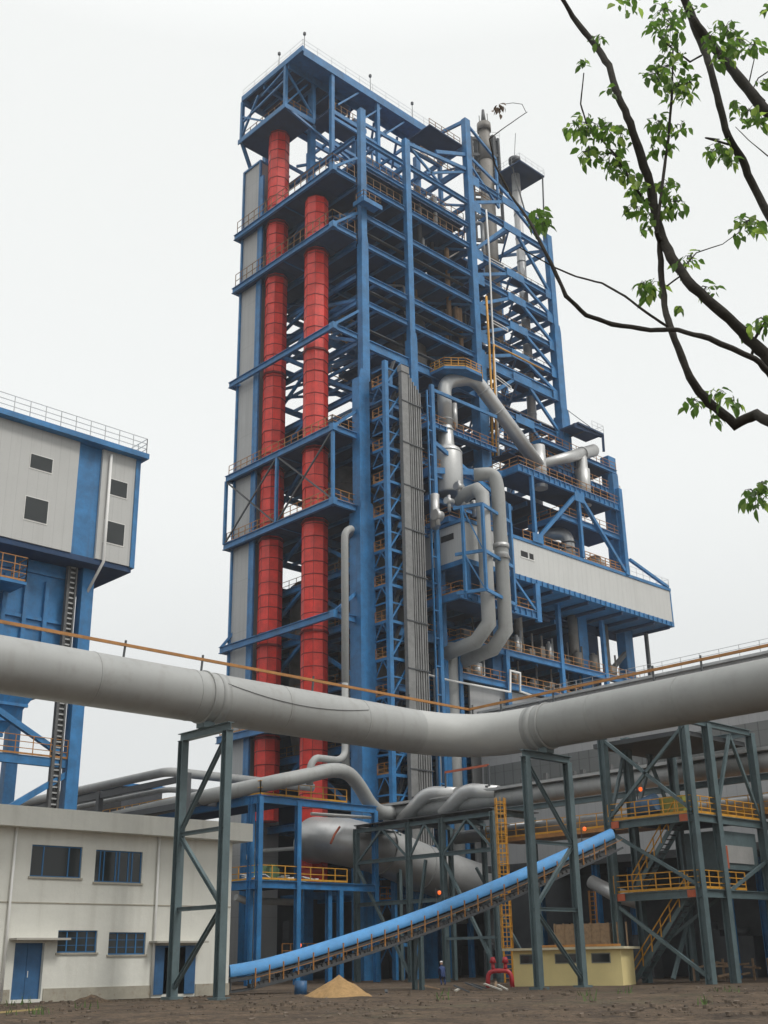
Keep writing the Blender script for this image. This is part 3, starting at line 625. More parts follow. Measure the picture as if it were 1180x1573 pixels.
# clad gallery
G=thing('clad_gallery','long grey clad gallery box with blue ribbed bottom edge, cantilevered to the right','gallery',(30,GY,41))
MB().box(10.0,49.4,GY,1.0,41.9,46.1).build('cladding',CLAD,G)
f=MB().box(10.0-.15,49.6,GY-.08,1.1,41.3,41.88); x=17.8
while x<49.4: f.box(x-.05,x+.05,GY-.22,GY-.082,41.32,41.86); x+=1.0
f.build('floor_girder',BLUE,G)
MB().box(9.8,49.6,GY-.12,1.1,46.12,46.5).build('roof_edge',BLUE,G)
MB().box(49.41,49.6,GY-.05,GY+.2,41.9,46.1).build('corner_trim',BLUE,G); MB().box(9.85,9.99,GY-.06,GY+.25,41.9,46.1).build('corner_trim',BLUE,G)
MB().box(17.8,49.4,1.0,1.3,40.2,41.3).build('rear_girder',BLUED,G)
mb=MB()
for i in range(10): x=18+i*3.4; mb.beam((x,GY+.1,41.1),(x,1,41.1),.25,.35)
mb.build('underside_joist',BLUED,G)
MB().rail([(40.8,GY,46.5),(49.4,GY,46.5),(49.4,0.8,46.5)],h=1.2,step=1.5,t=.03,toe=False).build('roof_rail',GREYR,G)
MB().rail([(20,GY,46.5),(30.4,GY,46.5)],step=1.3,t=.055).rail([(31.6,GY,46.5),(39.8,GY,46.5)],step=1.0,t=.075,bars=3).build('railing',ORNG,G)
def vent(x0,x1,y0,y1,z0,z1,par):
    fr=MB().box(x0,x1,y0,y1,z0,z1).build('vent_opening',DARK,par)
    if x1-x0>y1-y0: MB().box(x0-.1,x1+.1,y0-.03,y0+.02,z0-.14,z0-.02).build('sill',WHITE,fr)
    return fr
vent(19.4,20.6,GY-.03,GY,44.2,44.9,G)
vent(20.9,21.6,GY-.03,GY,44.2,44.9,G)
vent(9.96,10,-3.9,-2.0,44.5,45.2,G); vent(9.96,10,-1.6,-.4,44.2,44.9,G)
# silver goose-neck and vessel
V=thing('silver_vessel','shiny silver vessel with conical neck standing on a deck under the gooseneck duct','vessel',(12,-1.6,52))
vc=hit(687,715,'y',-1.2); vx,vy=vc.x,-1.2
MB().lathe(vx,vy,[(1.7,51.0),(1.78,51.2),(1.78,56.2),(1.6,56.7),(0.95,57.2),(0.85,59.2),(0.75,60.0)]).build('shell',SILV,V)
MB().ring((vx,vy,56.2),(0,0,1),1.72,.15,.1).ring((vx,vy,59.2),(0,0,1),.85,.15,.1).build('flange',GREYR,V)
D_=thing('gooseneck_duct','silver duct arching over like a swan neck then running down to the right','duct',(vx,vy,58))
pb=hit(828,705,'y',-3.2)
p1=hit(686,625,'y',-1.2); p2=hit(690,600,'y',-1.6); p3=hit(712,590,'y',-2); p4=hit(738,598,'y',-2.4); p5=hit(760,628,'y',-2.6)
pe=hit(828,716,'y',-3.2)
pth=arc([(vx,vy,59.8),(vx,vy,hit(688,586,'y',-1.3).z-.2),hit(728,580,'y',-2.1),hit(752,612,'y',-2.5),pe],1.6,7)
MB().tube(pth,0.85,22).build('shell',SILV,D_)
mb=MB()
for q in (hit(743,600,'y',-2.4),hit(765,632,'y',-2.65)): mb.ring(q,(Vector(pe)-hit(752,612,'y',-2.5)),.86,.12,.06)
mb.ring((vx,vy,60.5),(0,0,1),.86,.12,.06); mb.build('flange',GREYR,D_)
MB().tube([(vx+1.3,vy-.3,59.8),(vx+1.3,vy-.3,63)],.35,14).build('side_pipe',SILV,D_)
K_=thing('silver_tee_duct','short upright silver pipe with a branch rising right to a small platform','duct',(pb.x,-3.2,55))
MB().tube([(pb.x,-3.2,55.2),(pb.x,-3.2,60.9)],.85,20).build('upright',SILV,K_)
pr=hit(912,692,'y',-2.6)
MB().tube([(pb.x,-3.0,58.4),pr],[.6,.85],20).build('branch',SILV,K_)
MB().ring(Vector((pb.x,-3.0,58.4)).lerp(pr,.78),pr-Vector((pb.x,-3.0,58.4)),.82,.2,.1).build('flange',GREYR,K_)
qd=Vector((pb.x,-3.0,58.4)).lerp(pr,.76); MB().tube([(qd.x,qd.y,qd.z-.5),(qd.x,qd.y,qd.z-2.2),(qd.x,qd.y,qd.z-2.3),(qd.x,qd.y,55.6)],[.72,.72,.95,.8],18).build('drop',SILV,K_)
pt=thing('small_platform','small blue platform at the end of the silver branch beside the right column','platform',(44,-2,62))
c=hit(905,672,'y',-2.6)
MB().box(c.x-3.5,c.x+2,-3.6,-.6,c.z+.6,c.z+.85).beam((c.x-4,-3.2,c.z+.3),(c.x+2,-3.2,c.z+.7),.3,.6).beam((c.x+2,-3.4,c.z+.7),(c.x+2.2,-3.2,c.z-1.6),.3).build('deck',BLUED,pt)
MB().rail([(c.x-.5,-3.6,c.z+.85),(c.x+2,-3.6,c.z+.85),(c.x+2,-.7,c.z+.85)],t=.03,toe=False).build('railing',GREYR,pt)
MB().beam((37,-0.4,c.z+4.5),(c.x-.4,-3.2,c.z+1.2),.08).beam((37,-.4,c.z+.2),(c.x-1,-3.2,c.z+.6),.14).build('stay',GREYD,pt)
# twin ducts down the front
def twin(x_top,y_off,px_t,px_b,label,top):
    d=thing('twin_duct',label,'duct',(0,0,30),'pair of grey ducts dropping past the gallery')
    return d
YT=-8.0
d1=thing('front_duct','left grey duct of the pair dropping past the gallery corner and elbowing back','duct',(12,-7.4,30),'pair of grey ducts beside the gallery')
a0=hit(741,758,'y',-7.2); xa=a0.x
zb1=hit(742,955,'y',-7.2).z
MB().tube([(xa,-3.6,a0.z-.2),(xa,-5.0,a0.z+.7),(xa,-6.4,a0.z+.7),(xa,-7.2,a0.z-.2),(xa,-7.2,zb1),(xa-.6,-5.8,zb1-1.8),(xa-1.0,0.2,zb1-2.6)],.76,18,True,True).build('shell',PIPE,d1)
d2=thing('front_duct','right grey duct of the pair dropping past the gallery corner, rounded at its top','duct',(14,-7.6,30),'pair of grey ducts beside the gallery')
b0=hit(767,735,'y',-7.4); xb=b0.x-.35; zb2=hit(766,965,'y',-7.4).z
MB().tube(arc([(xb-1.8,-5.6,b0.z+.4),(xb-.3,-7.2,b0.z+.5),(xb,-7.4,b0.z-1.2),(xb,-7.4,zb2)],1.0,6)+[Vector((xb-.6,-6.0,zb2-1.9)),Vector((xb-1.0,0.0,zb2-2.7))],.76,18).build('shell',PIPE,d2)
MB().ring((xb,-7.4,hit(765,838,'y',-7.4).z),(0,0,1),.8,.5,.1).tube([(xb,-7.4,hit(765,858,'y',-7.4).z),(xb,-7.4,hit(765,838,'y',-7.4).z)],[.98,.5],18).build('expansion_joint',SILV,d2)
cg=thing('duct_cage','blue steel cage holding the pair of grey ducts in front of the gallery','cage',(13,-8,40))
zc=[hit(742,y,'y',-8.4).z for y in (776,846,905)]
xl=hit(742,800,'y',-8.6).x; xr=hit(785,800,'y',-7.0).x
for (x,y) in ((xl,-8.6),(xr,-6.9),(xl-1.0,-6.6)): MB().beam((x,y,zc[2]),(x,y,zc[0]),.3).build('post',BLUE,cg)
for z in zc: MB().beam((xl,-8.6,z),(xr,-6.9,z),.22,.35).beam((xl,-8.6,z),(xl-1.3,-5.6,z),.22,.35).beam((xr,-6.9,z),(xr-.2,-5.6,z),.22,.35).build('collar',BLUE,cg)
for i in (0,1): MB().beam((xl-1.0,-6.6,zc[i]),(xl,-8.5,zc[i+1]),.14).build('brace',BLUE,cg)
# pipes continuing down below the elbow
for k,(px,rr) in enumerate(((676,.5),(697,.85))):
    q=hit(px,1150,'y',-1.2)
    o=MB().tube([(q.x,-1.2,5.0),(q.x,-1.2,33.5 if k else 30.4)],rr,18).build('vertical_pipe',PIPE)
    tag(o,['narrow','wide'][k]+' upright grey pipe below the duct elbows, behind the foreground pipe bend','pipe','upright pipes under the duct elbows')
# pipe elbow on gallery roof + tank
q=hit(722,0,'y',0)
u_=thing('elbow_duct','silver elbow pipe standing on the gallery roof behind the orange rail','duct',(30,-4,46))
q=hit(874,850,'y',-3.5)
MB().tube(arc([(q.x,-3.5,46.5),(q.x,-3.5,50.3),(q.x-1.6,-.5,50.6)],1.3,7),.78,20).build('shell',SILV,u_)
MB().ring((q.x,-3.5,48.2),(0,0,1),.8,.15,.1).ring((q.x,-3.5,49.0),(0,0,1),.8,.15,.1).build('flange',GREYD,u_)
q=hit(915,850,'y',-2.5)
MB_t=MB().tube([(q.x-.6,-2.5,47.9),(q.x+1.0,-1.9,47.9)],1.25,22).tube([(q.x-.75,-2.55,47.9),(q.x-.6,-2.5,47.9)],[.8,1.25],22).build('tank',SILV)
tag(MB_t,'silver horizontal tank end on the gallery roof behind the orange guard','tank')
# valves / machinery around the deck in front of the clad corner
mach=thing('valve_cluster','silver valves and small pipes on the deck left of the duct pair','valve gear',(11,-4,47))
for (px,py,r) in ((705,748,.45),(712,775,.55),(728,778,.45),(690,770,.4),(672,792,.6)):
    q=hit(px,py,'y',-4.2); MB().tube([(q.x-.5,q.y,q.z),(q.x+.5,q.y,q.z)],r,14).tube([(q.x,q.y,q.z-1.2),(q.x,q.y,q.z+.7)],r*.5,12).build('valve_body',SILV,mach)
mb=MB()
for px in (655,720): q=hit(px,800,'y',-4.2)
MB().tube([hit(668,760,'y',-3.5),hit(668,812,'y',-3.5)],.5,14).build('pipe',SILV,mach)
# thin white and orange pipes on the tower face
def thin(name,label,pts,r,m,axisy,cat='pipe',grp=None):
    P=[hit(x,y,'y',axisy) for x,y in pts]; o=MB().tube(P,r,8).build(name,m); tag(o,label,cat,grp); return o
thin('vent_pipe','thin white pipe with stepped brackets up the third column face',[(747,322),(752,396),(756,490),(760,560),(763,615),(766,700)],.12,WHITE,-1.0)
for i,(a_,b_) in enumerate([((752,396),(774,408)),((757,492),(780,505)),((763,577),(785,594))]):
    p=[hit(a_[0],a_[1],'y',-1),hit(b_[0],b_[1],'y',-1)]; q=p[1]+Vector((0,0,-.4)); r_=p[0]+Vector((0,0,-.4))
    o=MB().tube([p[0],p[1],q,r_],.07,6).build('pipe_loop',WHITE); tag(o,['top','middle','lowest'][i]+' small white pipe loop off the thin white riser','pipe loop','white pipe loops')
thin('gas_pipe','tall orange pipe left of the thin white riser',[(747,455),(751,520),(755,600),(757,700)],.15,YELL,-1.2,grp='orange gas pipes')
thin('gas_pipe','orange pipe with an arm running down right across the braces',[(835,568),(790,545),(759,530),(758,545),(760,600),(763,700)],.12,YELL,-1.1,grp='orange gas pipes')
thin('white_pipe','white pipe loop standing on the lower railed floor edge',[(655,1036),(690,1045),(784,1063),(784,1030),(799,1034),(799,1062),(822,1070)],.12,WHITE,-2.6)
# octagonal platform above the gooseneck
oc=thing('octagonal_platform','blue octagonal railed platform right above the gooseneck duct','platform',(14,-2,66))
c0=hit(706,583,'y',-1.6); cz=c0.z; R0=3.7
pts8=[(c0.x+R0*cos(pi/8+k*pi/4),-1.2+R0*.8*sin(pi/8+k*pi/4)) for k in range(8)]
mb=MB(); mb.add([(x,y,cz) for x,y in pts8]+[(x,y,cz+.35) for x,y in pts8],[tuple(reversed(range(8))),tuple(range(8,16))]+[(k,(k+1)%8,8+(k+1)%8,8+k) for k in range(8)])
mb.build('deck',BLUE,oc)
MB().rail([(x,y,cz+.35) for x,y in pts8]+[(pts8[0][0],pts8[0][1],cz+.35)],step=.9,t=.06,bars=3).build('railing',YELL,oc)
# ================================================================ LOW BLUE PLATFORM FRAME (left foot of tower)
Fp=thing('low_platform_frame','low blue two storey platform frame with yellow rails at the tower foot','platform',(-18.9,-8,0))
for x,y,z1 in ((-18.9,-8,14.3),(-18.9,-6.9,14.3),(-14.9,-8,14.2),(-10.3,-8,7.3),(-11.2,-7.6,7.3),(-6.2,-8,14),(-18.9,3,14),(-18.9,14,14)):
    MB().beam((x,y,0),(x,y,z1),.42,.42,'I').build('column',BLUE,Fp)
for z,x1 in ((14.1,-6),(7.5,-6)):
    f=MB().beam((-19.1,-8,z),(x1,-8,z),.35,.6,'I').beam((-18.9,-8,z),(-18.9,36 if z>10 else 8,z),.35,.7,'I').build('floor_beam',BLUE,Fp)
    MB().box(-18.7,-12.5 if z>10 else -10,-7.8,16 if z>10 else 4,z+.25,z+.32).build('deck',BLUED,f)
    MB().rail([(-18.9,36 if z>10 else 8,z+.35),(-18.9,-8,z+.35),(-9.5,-8,z+.35)],step=1.3,t=.06,bars=2).build('railing',YELL,f)
MB().rail([(-14,-5,2.0),(-6,-5,2.0)],step=.9,t=.06).build('railing',ORNG,Fp)
mb=MB(); rnd=random.Random(5)
for k in range(26):
    x=-18+rnd.random()*7; y=-7.4+rnd.random()*3; a_=rnd.random()*3; mb.beam((x,y,8+rnd.random()*.3),(x+cos(a_)*1.2,y+sin(a_)*1.2,8+rnd.random()*.4),.25+rnd.random()*.3,.08)
tag(mb.build('scrap_sheets',WHITE),'heap of pale scrap sheets lying on the lower platform','scrap')
mb=MB()
for k in range(10):
    x=-18+rnd.random()*2.4; y=-6.5+rnd.random(); mb.box(x,x+.5,y,y+.5,7.9,8.5+rnd.random()*.8)
tag(mb.build('tarp_heap',mat('green_tarp',(0.10,0.17,0.08),.8)),'pile of green covered goods on the lower platform behind the blue column','tarp')
# lower-left racks and pipes
pk=thing('pipe_rack','dark steel pipe rack running left behind the cream building','pipe rack',(-20,20,0))
for y in (-2,12,26,42,60):
    MB().beam((-22,y,0),(-22,y,16.6),.5).build('post',GREYD,pk); MB().beam((-22.4,y,14.2),(-19,y,14.2),.3).build('arm',GREYD,pk)
MB().beam((-22,-2,16.2),(-22,60,16.2),.3,.5).beam((-22,-2,14.0),(-22,60,14.0),.3,.5).build('rail_beam',GREYD,pk)
MB().tube(arc([(-4.8,2.2,17.3),(-21.2,2.2,17.3),(-21.2,64,17.3)],1.2,5),.4,14).build('pipe',PIPED,pk); MB().tube(arc([(-4.8,3.5,16.0),(-20.2,3.5,16.0),(-20.2,64,16.0)],1,5),.25,12).build('pipe',PIPED,pk)
MB().box(-18.5,-14,14,34,14.5,17.6).build('duct_cover',GREYD,pk); MB().box(-18.7,-13.8,13.8,34.2,17.6,17.9).build('cover_roof',BLUE,pk)
# curved medium pipe in front of the foot
cp=thing('curved_pipe','smooth grey pipe curving over the yellow rail and dropping to the pipe bridge','pipe',(-16,-9,14))
c1=[hit(x,y,'y',-9.0) for x,y in ((300,1222),(390,1207),(430,1200),(470,1192),(510,1182),(538,1196),(556,1222),(575,1245),(600,1250))]
left=[Vector((c1[1].x-.1,34,c1[1].z-1.2)),Vector((c1[1].x-.1,-3,c1[1].z-.2))]
P=left+[Vector(c1[2]),Vector(c1[3]),Vector(c1[4])]
tail=[hit(535,1186,'y',-8.6),hit(553,1208,'y',-8),hit(568,1235,'y',-7.4),hit(585,1250,'y',-6.6),hit(612,1248,'y',-6.4)]
MB().tube(arc(P+tail,1.2,5),.62,18).build('shell',PIPE,cp)
MB().tube(arc([hit(476,1205,'y',-9.0),hit(477,1175,'y',-9),hit(485,1164,'y',-9),hit(520,1168,'y',-8.0),hit(530,1160,'y',-7.6),hit(530,1050,'y',-7.0)],.6,5),.3,14).build('branch_pipe',PIPE,cp)
dp=thing('down_pipe','slim pale grey pipe hooking over beside the corner column and dropping straight down','pipe',(-3,-1.5,20))
q0=hit(530,900,'y',-1.0)
MB().tube(arc([(0.2,3,hit(545,815,'y',-.8).z),(q0.x+1.2,-.8,hit(545,812,'y',-.8).z),(q0.x,-1.0,hit(532,818,'y',-1).z),(q0.x,-1.0,19)],.9,6),.38,14).build('shell',PIPE,dp)
# ================================================================ PIPE BRIDGE AND TRESTLE
XB=-2.0; ZB=14.3
br=thing('pipe_bridge','long grey insulated pipe on a bridge running right behind the steel tower','pipe bridge',(XB,-25,ZB))
MB().tube([(XB,-5.2,ZB-.1),(XB,-75,ZB-.1)],.72,24).build('main_pipe',PIPED,br)
MB().box(XB-.9,XB+.6,-75,-5.0,ZB+.56,ZB+.78).build('top_tray',CABLE,br)
rnd=random.Random(2)
for k in range(16):
    y=-8-rnd.random()*44; MB().box(XB-.8,XB-.5,y,y+.3,ZB+.78,ZB+1.05+rnd.random()*.3).build('tray_fitting',CABLED,br)
MB().tube([(XB+1.9,-12,ZB-2.6),(XB+1.9,-75,ZB-2.6)],.55,18).build('lower_pipe',PIPED,br)
MB().beam((XB-1.0,-5.5,ZB-1.25),(XB-1.0,-75,ZB-1.25),.3,.45,'I').build('side_girder',GREEN,br)
wk=MB().box(XB-1.4,XB+3,-75,-18.5,ZB-3.6,ZB-3.5).beam((XB-1.4,-18.5,ZB-3.7),(XB-1.4,-75,ZB-3.7),.08,.18).build('walkway',ORNG,br)
MB().rail([(XB-1.4,-18.5,ZB-3.5),(XB-1.4,-75,ZB-3.5)],step=1.6,t=.05).build('railing',YELL,wk)
tr=thing('bridge_trestle','grey green steel trestle with diagonal braces carrying the pipe bridge','trestle',(XB,-8,0))
XT=-6.6
ty=[hit(x,1480,'x',XT).y for x in (549,632,686,768)]
zz_=12.6
for y in ty:
    MB().beam((XT,y,0),(XT,y,zz_),.42,.42,'I').build('column',GREEN,tr); MB().beam((XB+1.6,y+1,0),(XB+1.6,y+1,zz_),.35,.35,'I').build('column',GREEN,tr)
    MB().beam((XT,y,zz_),(XB+1.6,y+1,zz_),.3,.4,'I').build('cross_beam',GREEN,tr)
for i in range(3):
    y0,y1=ty[i],ty[i+1]
    for z in (zz_-.2,zz_-2.9,6.2): MB().beam((XT,y0,z),(XT,y1,z),.25,.32,'I').build('tie_beam',GREEN,tr)
    MB().beam((XT,y0,zz_-3),(XT,(y0+y1)/2,zz_-.3),.16).beam((XT,y1,zz_-3),(XT,(y0+y1)/2,zz_-.3),.16).build('diagonal',GREEN,tr)
    MB().beam((XT,y0 if i%2 else y1,.3),(XT,(y0+y1)/2 if i==1 else (y1 if i%2 else y0),zz_-3.2),.22).build('diagonal',GREEN,tr)
MB().beam((XB+1.6,ty[2]-4,0),(XB+1.6,ty[2]+2,9),.2).build('diagonal',GREEN,tr)
MB().beam((XT,ty[2],3.2),(XT,ty[3],3.2),.2).build('diagonal',GREEN,tr)
MB().box(XT-.3,XB+1.2,ty[3],ty[0],zz_+.22,zz_+.3).build('grating',GREYD,tr)
# two silver pipes landing on the bridge
for k,(pts,lab) in enumerate((([(618,1262),(652,1224),(666,1219),(702,1224)],'left'),([(682,1252),(712,1219),(726,1215),(766,1222)],'right'))):
    yk=(-6.3,-9.4)[k]
    P=[hit(pts[0][0],pts[0][1],'x',XB-.6),hit(pts[1][0],pts[1][1],'x',XB-.6),hit(pts[2][0],pts[2][1],'x',XB-.4),hit(pts[3][0],pts[3][1]-3,'x',XB-.2)]
    o=MB().tube(arc(P,.9,5),.66,20).build('bent_pipe',SILV); tag(o,'%s silver pipe bending down onto the pipe bridge'%lab,'pipe','bent silver pipes on the bridge')
pf=thing('pipe_goalpost','thin rusty goalpost frame over the bent silver pipes','frame',(XB,-8,15))
g0=hit(685,1212,'x',XB-.6); g1=hit(752,1206,'x',XB-.6)
zt_=hit(752,1175,'x',XB-.6).z
MB().beam((g0.x,g0.y,g0.z-1),(g0.x,g0.y,zt_),.12).beam((g1.x,g1.y,g1.z-1),(g1.x,g1.y,zt_),.14).build('post',GREYD,pf)
MB().beam((g0.x,g0.y,zt_),(g1.x,g1.y,zt_),.14,.18).build('crossbar',REDL,pf)
# big duct at the foot
bd=thing('kiln_gas_duct','very large grey duct sloping down right behind the bridge trestle','duct',(-12,-3,11))
yb=-3.6
bp_=[hit(492,1287,'y',yb+3.0),hit(530,1293,'y',yb),hit(585,1306,'y',yb),hit(645,1332,'y',yb),hit(735,1362,'y',yb),hit(905,1392,'y',yb)]
MB().tube([Vector((bp_[0].x+5.5,bp_[0].y+7.5,bp_[0].z+.2)),Vector((bp_[0].x+.9,bp_[0].y+1.6,bp_[0].z+.1))]+bp_[1:],[2.0,2.0,2.1,2.15,2.2,2.2,2.2],32).build('shell',SILV,bd)
mb=MB()
for i in (2,3,4): mb.ring(bp_[i],(bp_[i+1]-bp_[i-1]),2.24,.12,.03,32)
mb.build('weld_ring',PIPED,bd)
rb=MB().tube([hit(522,1270,'y',yb-2),hit(514,1282,'y',yb-2.1),hit(508,1296,'y',yb-2.2)],.1,8).build('rust_hook',REDL,bd)
sp_=MB().tube([hit(478,1250,'y',-6),hit(600,1258,'y',-6)],.14,8).build('water_pipe',WHITE); tag(sp_,'thin pale pipe lying above the very large grey duct','pipe')
sp_=MB().tube(arc([hit(388,1305,'y',-5),hit(380,1318,'y',-5),hit(384,1308,'y',-5),hit(458,1303,'y',-5)],.3),.16,8).build('water_pipe',PIPE); tag(sp_,'thin grey pipe between the two upper blue columns of the low platform','pipe')
sp_=MB().tube([hit(362,1378,'y',-5),hit(378,1384,'y',-5),hit(458,1386,'y',-5),hit(462,1362,'y',-5)],.28,10).build('water_pipe',PIPE); tag(sp_,'grey pipe hanging under the lower platform floor','pipe')
# silver pipe group right of ladder
sp_=MB().tube(arc([hit(780,1274,'y',-16),hit(830,1268,'y',-16),hit(833,1272,'y',-16),hit(834,1292,'y',-16)],.4),.5,16).build('bent_pipe',SILV); tag(sp_,'shiny elbowed pipe behind the right pipe support below the bridge','pipe')
sp_=MB().tube([hit(908,1354,'x',-2),hit(945,1374,'x',-2),hit(985,1386,'x',-2)],[.5,.55,.55],18).build('duct_stub',SILV); tag(sp_,'silver sloping duct piece behind the left column of the steel tower','duct')
# ================================================================ LADDER
la=thing('caged_ladder','orange caged ladder standing in front of the pipe bridge, crossed by the conveyor','ladder',(-8,-22,0))
lb=hit(782,1500,'d',93); lx,ly=lb.x,lb.y
LZ=hit(770,1226,'d',93).z
dxn=Vector((lx-EYE.x,ly-EYE.y,0)).normalized(); sd_=Vector((dxn.y,-dxn.x,0))
for sgn in (-1,1): MB().beam(Vector((lx,ly,0))+sd_*.3*sgn,Vector((lx,ly,LZ))+sd_*.3*sgn,.1).build('stile',YELL,la)
mb=MB(); z=.3
while z<LZ: mb.beam(Vector((lx,ly,z))-sd_*.3,Vector((lx,ly,z))+sd_*.3,.05); z+=.32
mb.build('rungs',YELL,la,kind=None)
mb=MB(); z=2.4
hoop=[(sin(a_)*.42,-.05-(1-cos(a_))*.0-cos(a_)*0-.0) for a_ in (0,)]
while z<LZ:
    pp=[Vector((lx,ly,z))+sd_*(.42*cos(a_))-dxn*(.75*sin(a_)) for a_ in [pi*i/6 for i in range(7)]]
    for i in range(6): mb.beam(pp[i],pp[i+1],.05,.07)
    z+=.75
for a_ in [pi*i/6 for i in (0,1.5,3,4.5,6)]:
    o_=sd_*(.42*cos(a_))-dxn*(.75*sin(a_)); mb.beam(Vector((lx,ly,2.4))+o_,Vector((lx,ly,LZ))+o_,.04)
mb.build('safety_cage',YELL,la)
l2=thing('short_ladder','short orange ladder hanging under the bridge walkway left of the steel tower','ladder',(2,-30,0))
q1=hit(909,1368,'x',2.5); q2=hit(909,1448,'x',2.5)
for sgn in (-1,1): MB().beam(q1+Vector((0,.3*sgn,0)),Vector((q1.x,q1.y+.3*sgn,q2.z)),.12).build('stile',ORNG,l2)
mb=MB(); z=q2.z
while z<q1.z: mb.beam((q1.x,q1.y-.3,z),(q1.x,q1.y+.3,z),.07); z+=.35
mb.build('rungs',ORNG,l2)
# ================================================================ FAR HALL
H=thing('clad_hall','long grey clad hall with ribbed skylight band, seen beyond the pipe bridge','hall',(14,-10,0))
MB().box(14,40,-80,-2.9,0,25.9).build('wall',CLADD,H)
MB().box(13.93,13.99,-79,-3.2,17.7,20.3).build('skylight_band',TRANS,H)
MB().box(13.7,40,-80.2,-2.8,25.9,26.15).build('roof_edge',GREYR,H)
MB().rail([(13.8,-12,26.1),(13.8,-80,26.1)],h=1.1,step=2.0,t=.035,bars=3,toe=False).build('roof_rail',GREYR,H)
MB().tube([(13.2,-4.2,24.3),(13.2,-6.2,24.3)],.4,14).build('wall_vent',CABLED,H)
# shed added before the hall: makes the deep shade behind the steel tower
S=thing('shade_shed','added low dark open sided shed making deep shade behind the steel tower and trestle','shed',(20,-30,0))
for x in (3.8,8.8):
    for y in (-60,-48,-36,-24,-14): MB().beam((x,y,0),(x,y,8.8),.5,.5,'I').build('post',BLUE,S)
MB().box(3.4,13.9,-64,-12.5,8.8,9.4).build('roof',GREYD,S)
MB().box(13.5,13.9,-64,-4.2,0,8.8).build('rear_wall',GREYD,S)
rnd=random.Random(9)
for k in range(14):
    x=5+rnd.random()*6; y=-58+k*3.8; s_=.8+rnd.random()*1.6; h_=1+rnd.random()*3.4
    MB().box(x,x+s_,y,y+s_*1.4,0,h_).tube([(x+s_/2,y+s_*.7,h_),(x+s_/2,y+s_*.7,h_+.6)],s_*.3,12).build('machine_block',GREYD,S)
# added dark wall inside the tower foot, standing in for its deep shade
fw=thing('foot_shade_wall','added dark wall standing in for the deep shade of the tower foot behind the very large duct','wall',(18,8,0))
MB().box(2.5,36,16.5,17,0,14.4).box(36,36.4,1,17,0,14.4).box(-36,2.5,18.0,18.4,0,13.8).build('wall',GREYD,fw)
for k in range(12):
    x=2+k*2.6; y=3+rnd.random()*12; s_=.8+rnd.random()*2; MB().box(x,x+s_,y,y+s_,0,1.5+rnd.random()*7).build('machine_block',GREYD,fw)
# ================================================================ FOREGROUND PIPE
ZP,YP,XP,RP=15.0,-33.3,-21.2,1.36
gp=thing('gas_main_pipe','huge pale grey pipe crossing the whole foreground and bending in the middle','pipe',(XP,YP,ZP))
bendp=[Vector((XP-5.2,YP,ZP)),Vector((XP-3.0,YP-.35,ZP)),Vector((XP-1.2,YP-1.3,ZP)),Vector((XP-.3,YP-3.0,ZP)),Vector((XP,YP-5.2,ZP))]
PIPE2=mat('newer_grey_pipe_paint',(0.40,0.405,0.39),0.55,var=0.06,scale=0.4,dirt=0.15,dirtcol=(0.22,0.21,0.19))
PIPE3=mat('darker_grey_pipe_paint',(0.27,0.275,0.265),0.65,var=0.10,scale=0.4,dirt=0.3,dirtcol=(0.17,0.16,0.14),streak=0.2)  # grey of the right run, darker than the left run
MB().tube([(-95,YP,ZP),bendp[0]],RP,56,False).build('shell',PIPE,gp)
MB().tube(bendp,RP,56,False).build('bend',PIPE2,gp)
MB().tube([bendp[-1],(XP,-95,ZP)],RP,56,False).build('shell',PIPE3,gp)
for x in range(-92,-26,6): MB().ring((x+.7,YP,ZP),(1,0,0),RP,.06,.014,48).build('weld_seam',PIPE,gp)
for y in range(-92,-39,6): MB().ring((XP,y+.4,ZP),(0,1,0),RP,.06,.014,48).build('weld_seam',PIPE3,gp)
mb=MB()
xj=hit(320,1070,'y',YP).x; yj=hit(838,1112,'x',XP).y
mb.ring((xj-.45,YP,ZP),(1,0,0),RP,.10,.07,48).ring((xj+.35,YP,ZP),(1,0,0),RP,.5,.03,48); mb.build('joint_ring',PIPE,gp)
MB().ring((XP,yj+.5,ZP),(0,1,0),RP,.5,.03,48).ring((XP,yj-.3,ZP),(0,1,0),RP,.10,.08,48).build('joint_ring',PIPE,gp)
wr=MB()
def wall_rail(p,q,posts):
    p=Vector(p);q=Vector(q)
    wr.beam(p,q,.12,.15)
zr=ZP+RP+.75
wall_rail((-95,YP+.2,zr),(XP+.2,YP+.2,zr),0); wall_rail((XP+.2,YP+.2,zr),(XP+.2,-95,zr),0)
ro=wr.build('cable_rail',ORNG,gp)
for x in [hit(px,1000,'y',YP+.2).x for px in (190,310,480,625)]+[-62]:
    MB().beam((x,YP+.2,ZP+RP-.1),(x+.1,YP+.2,zr+.25),.09).build('rail_post',GREYD,gp)
for y in [hit(px,1000,'x',XP+.2).y for px in (722,765,845,1000,1075)]+[-70]:
    MB().beam((XP+.2,y,ZP+RP-.1),(XP+.2,y,zr+.25),.09).build('rail_post',GREYD,gp)
# sagging thin cable on the pipe
cb=[]
for i in range(13):
    t_=i/12; a_=hit(345,1052,'y',YP-.9); b__=hit(560,1092,'y',YP-.9); p=a_.lerp(b__,t_); p.z-=.9*4*t_*(1-t_)*.55; p.y=YP-sqrt(max(.01,(RP+.03)**2-(p.z-ZP)**2)) if abs(p.z-ZP)<RP else YP; cb.append(p)
MB().tube(cb,.018,6).build('loose_cable',CABLED,gp)
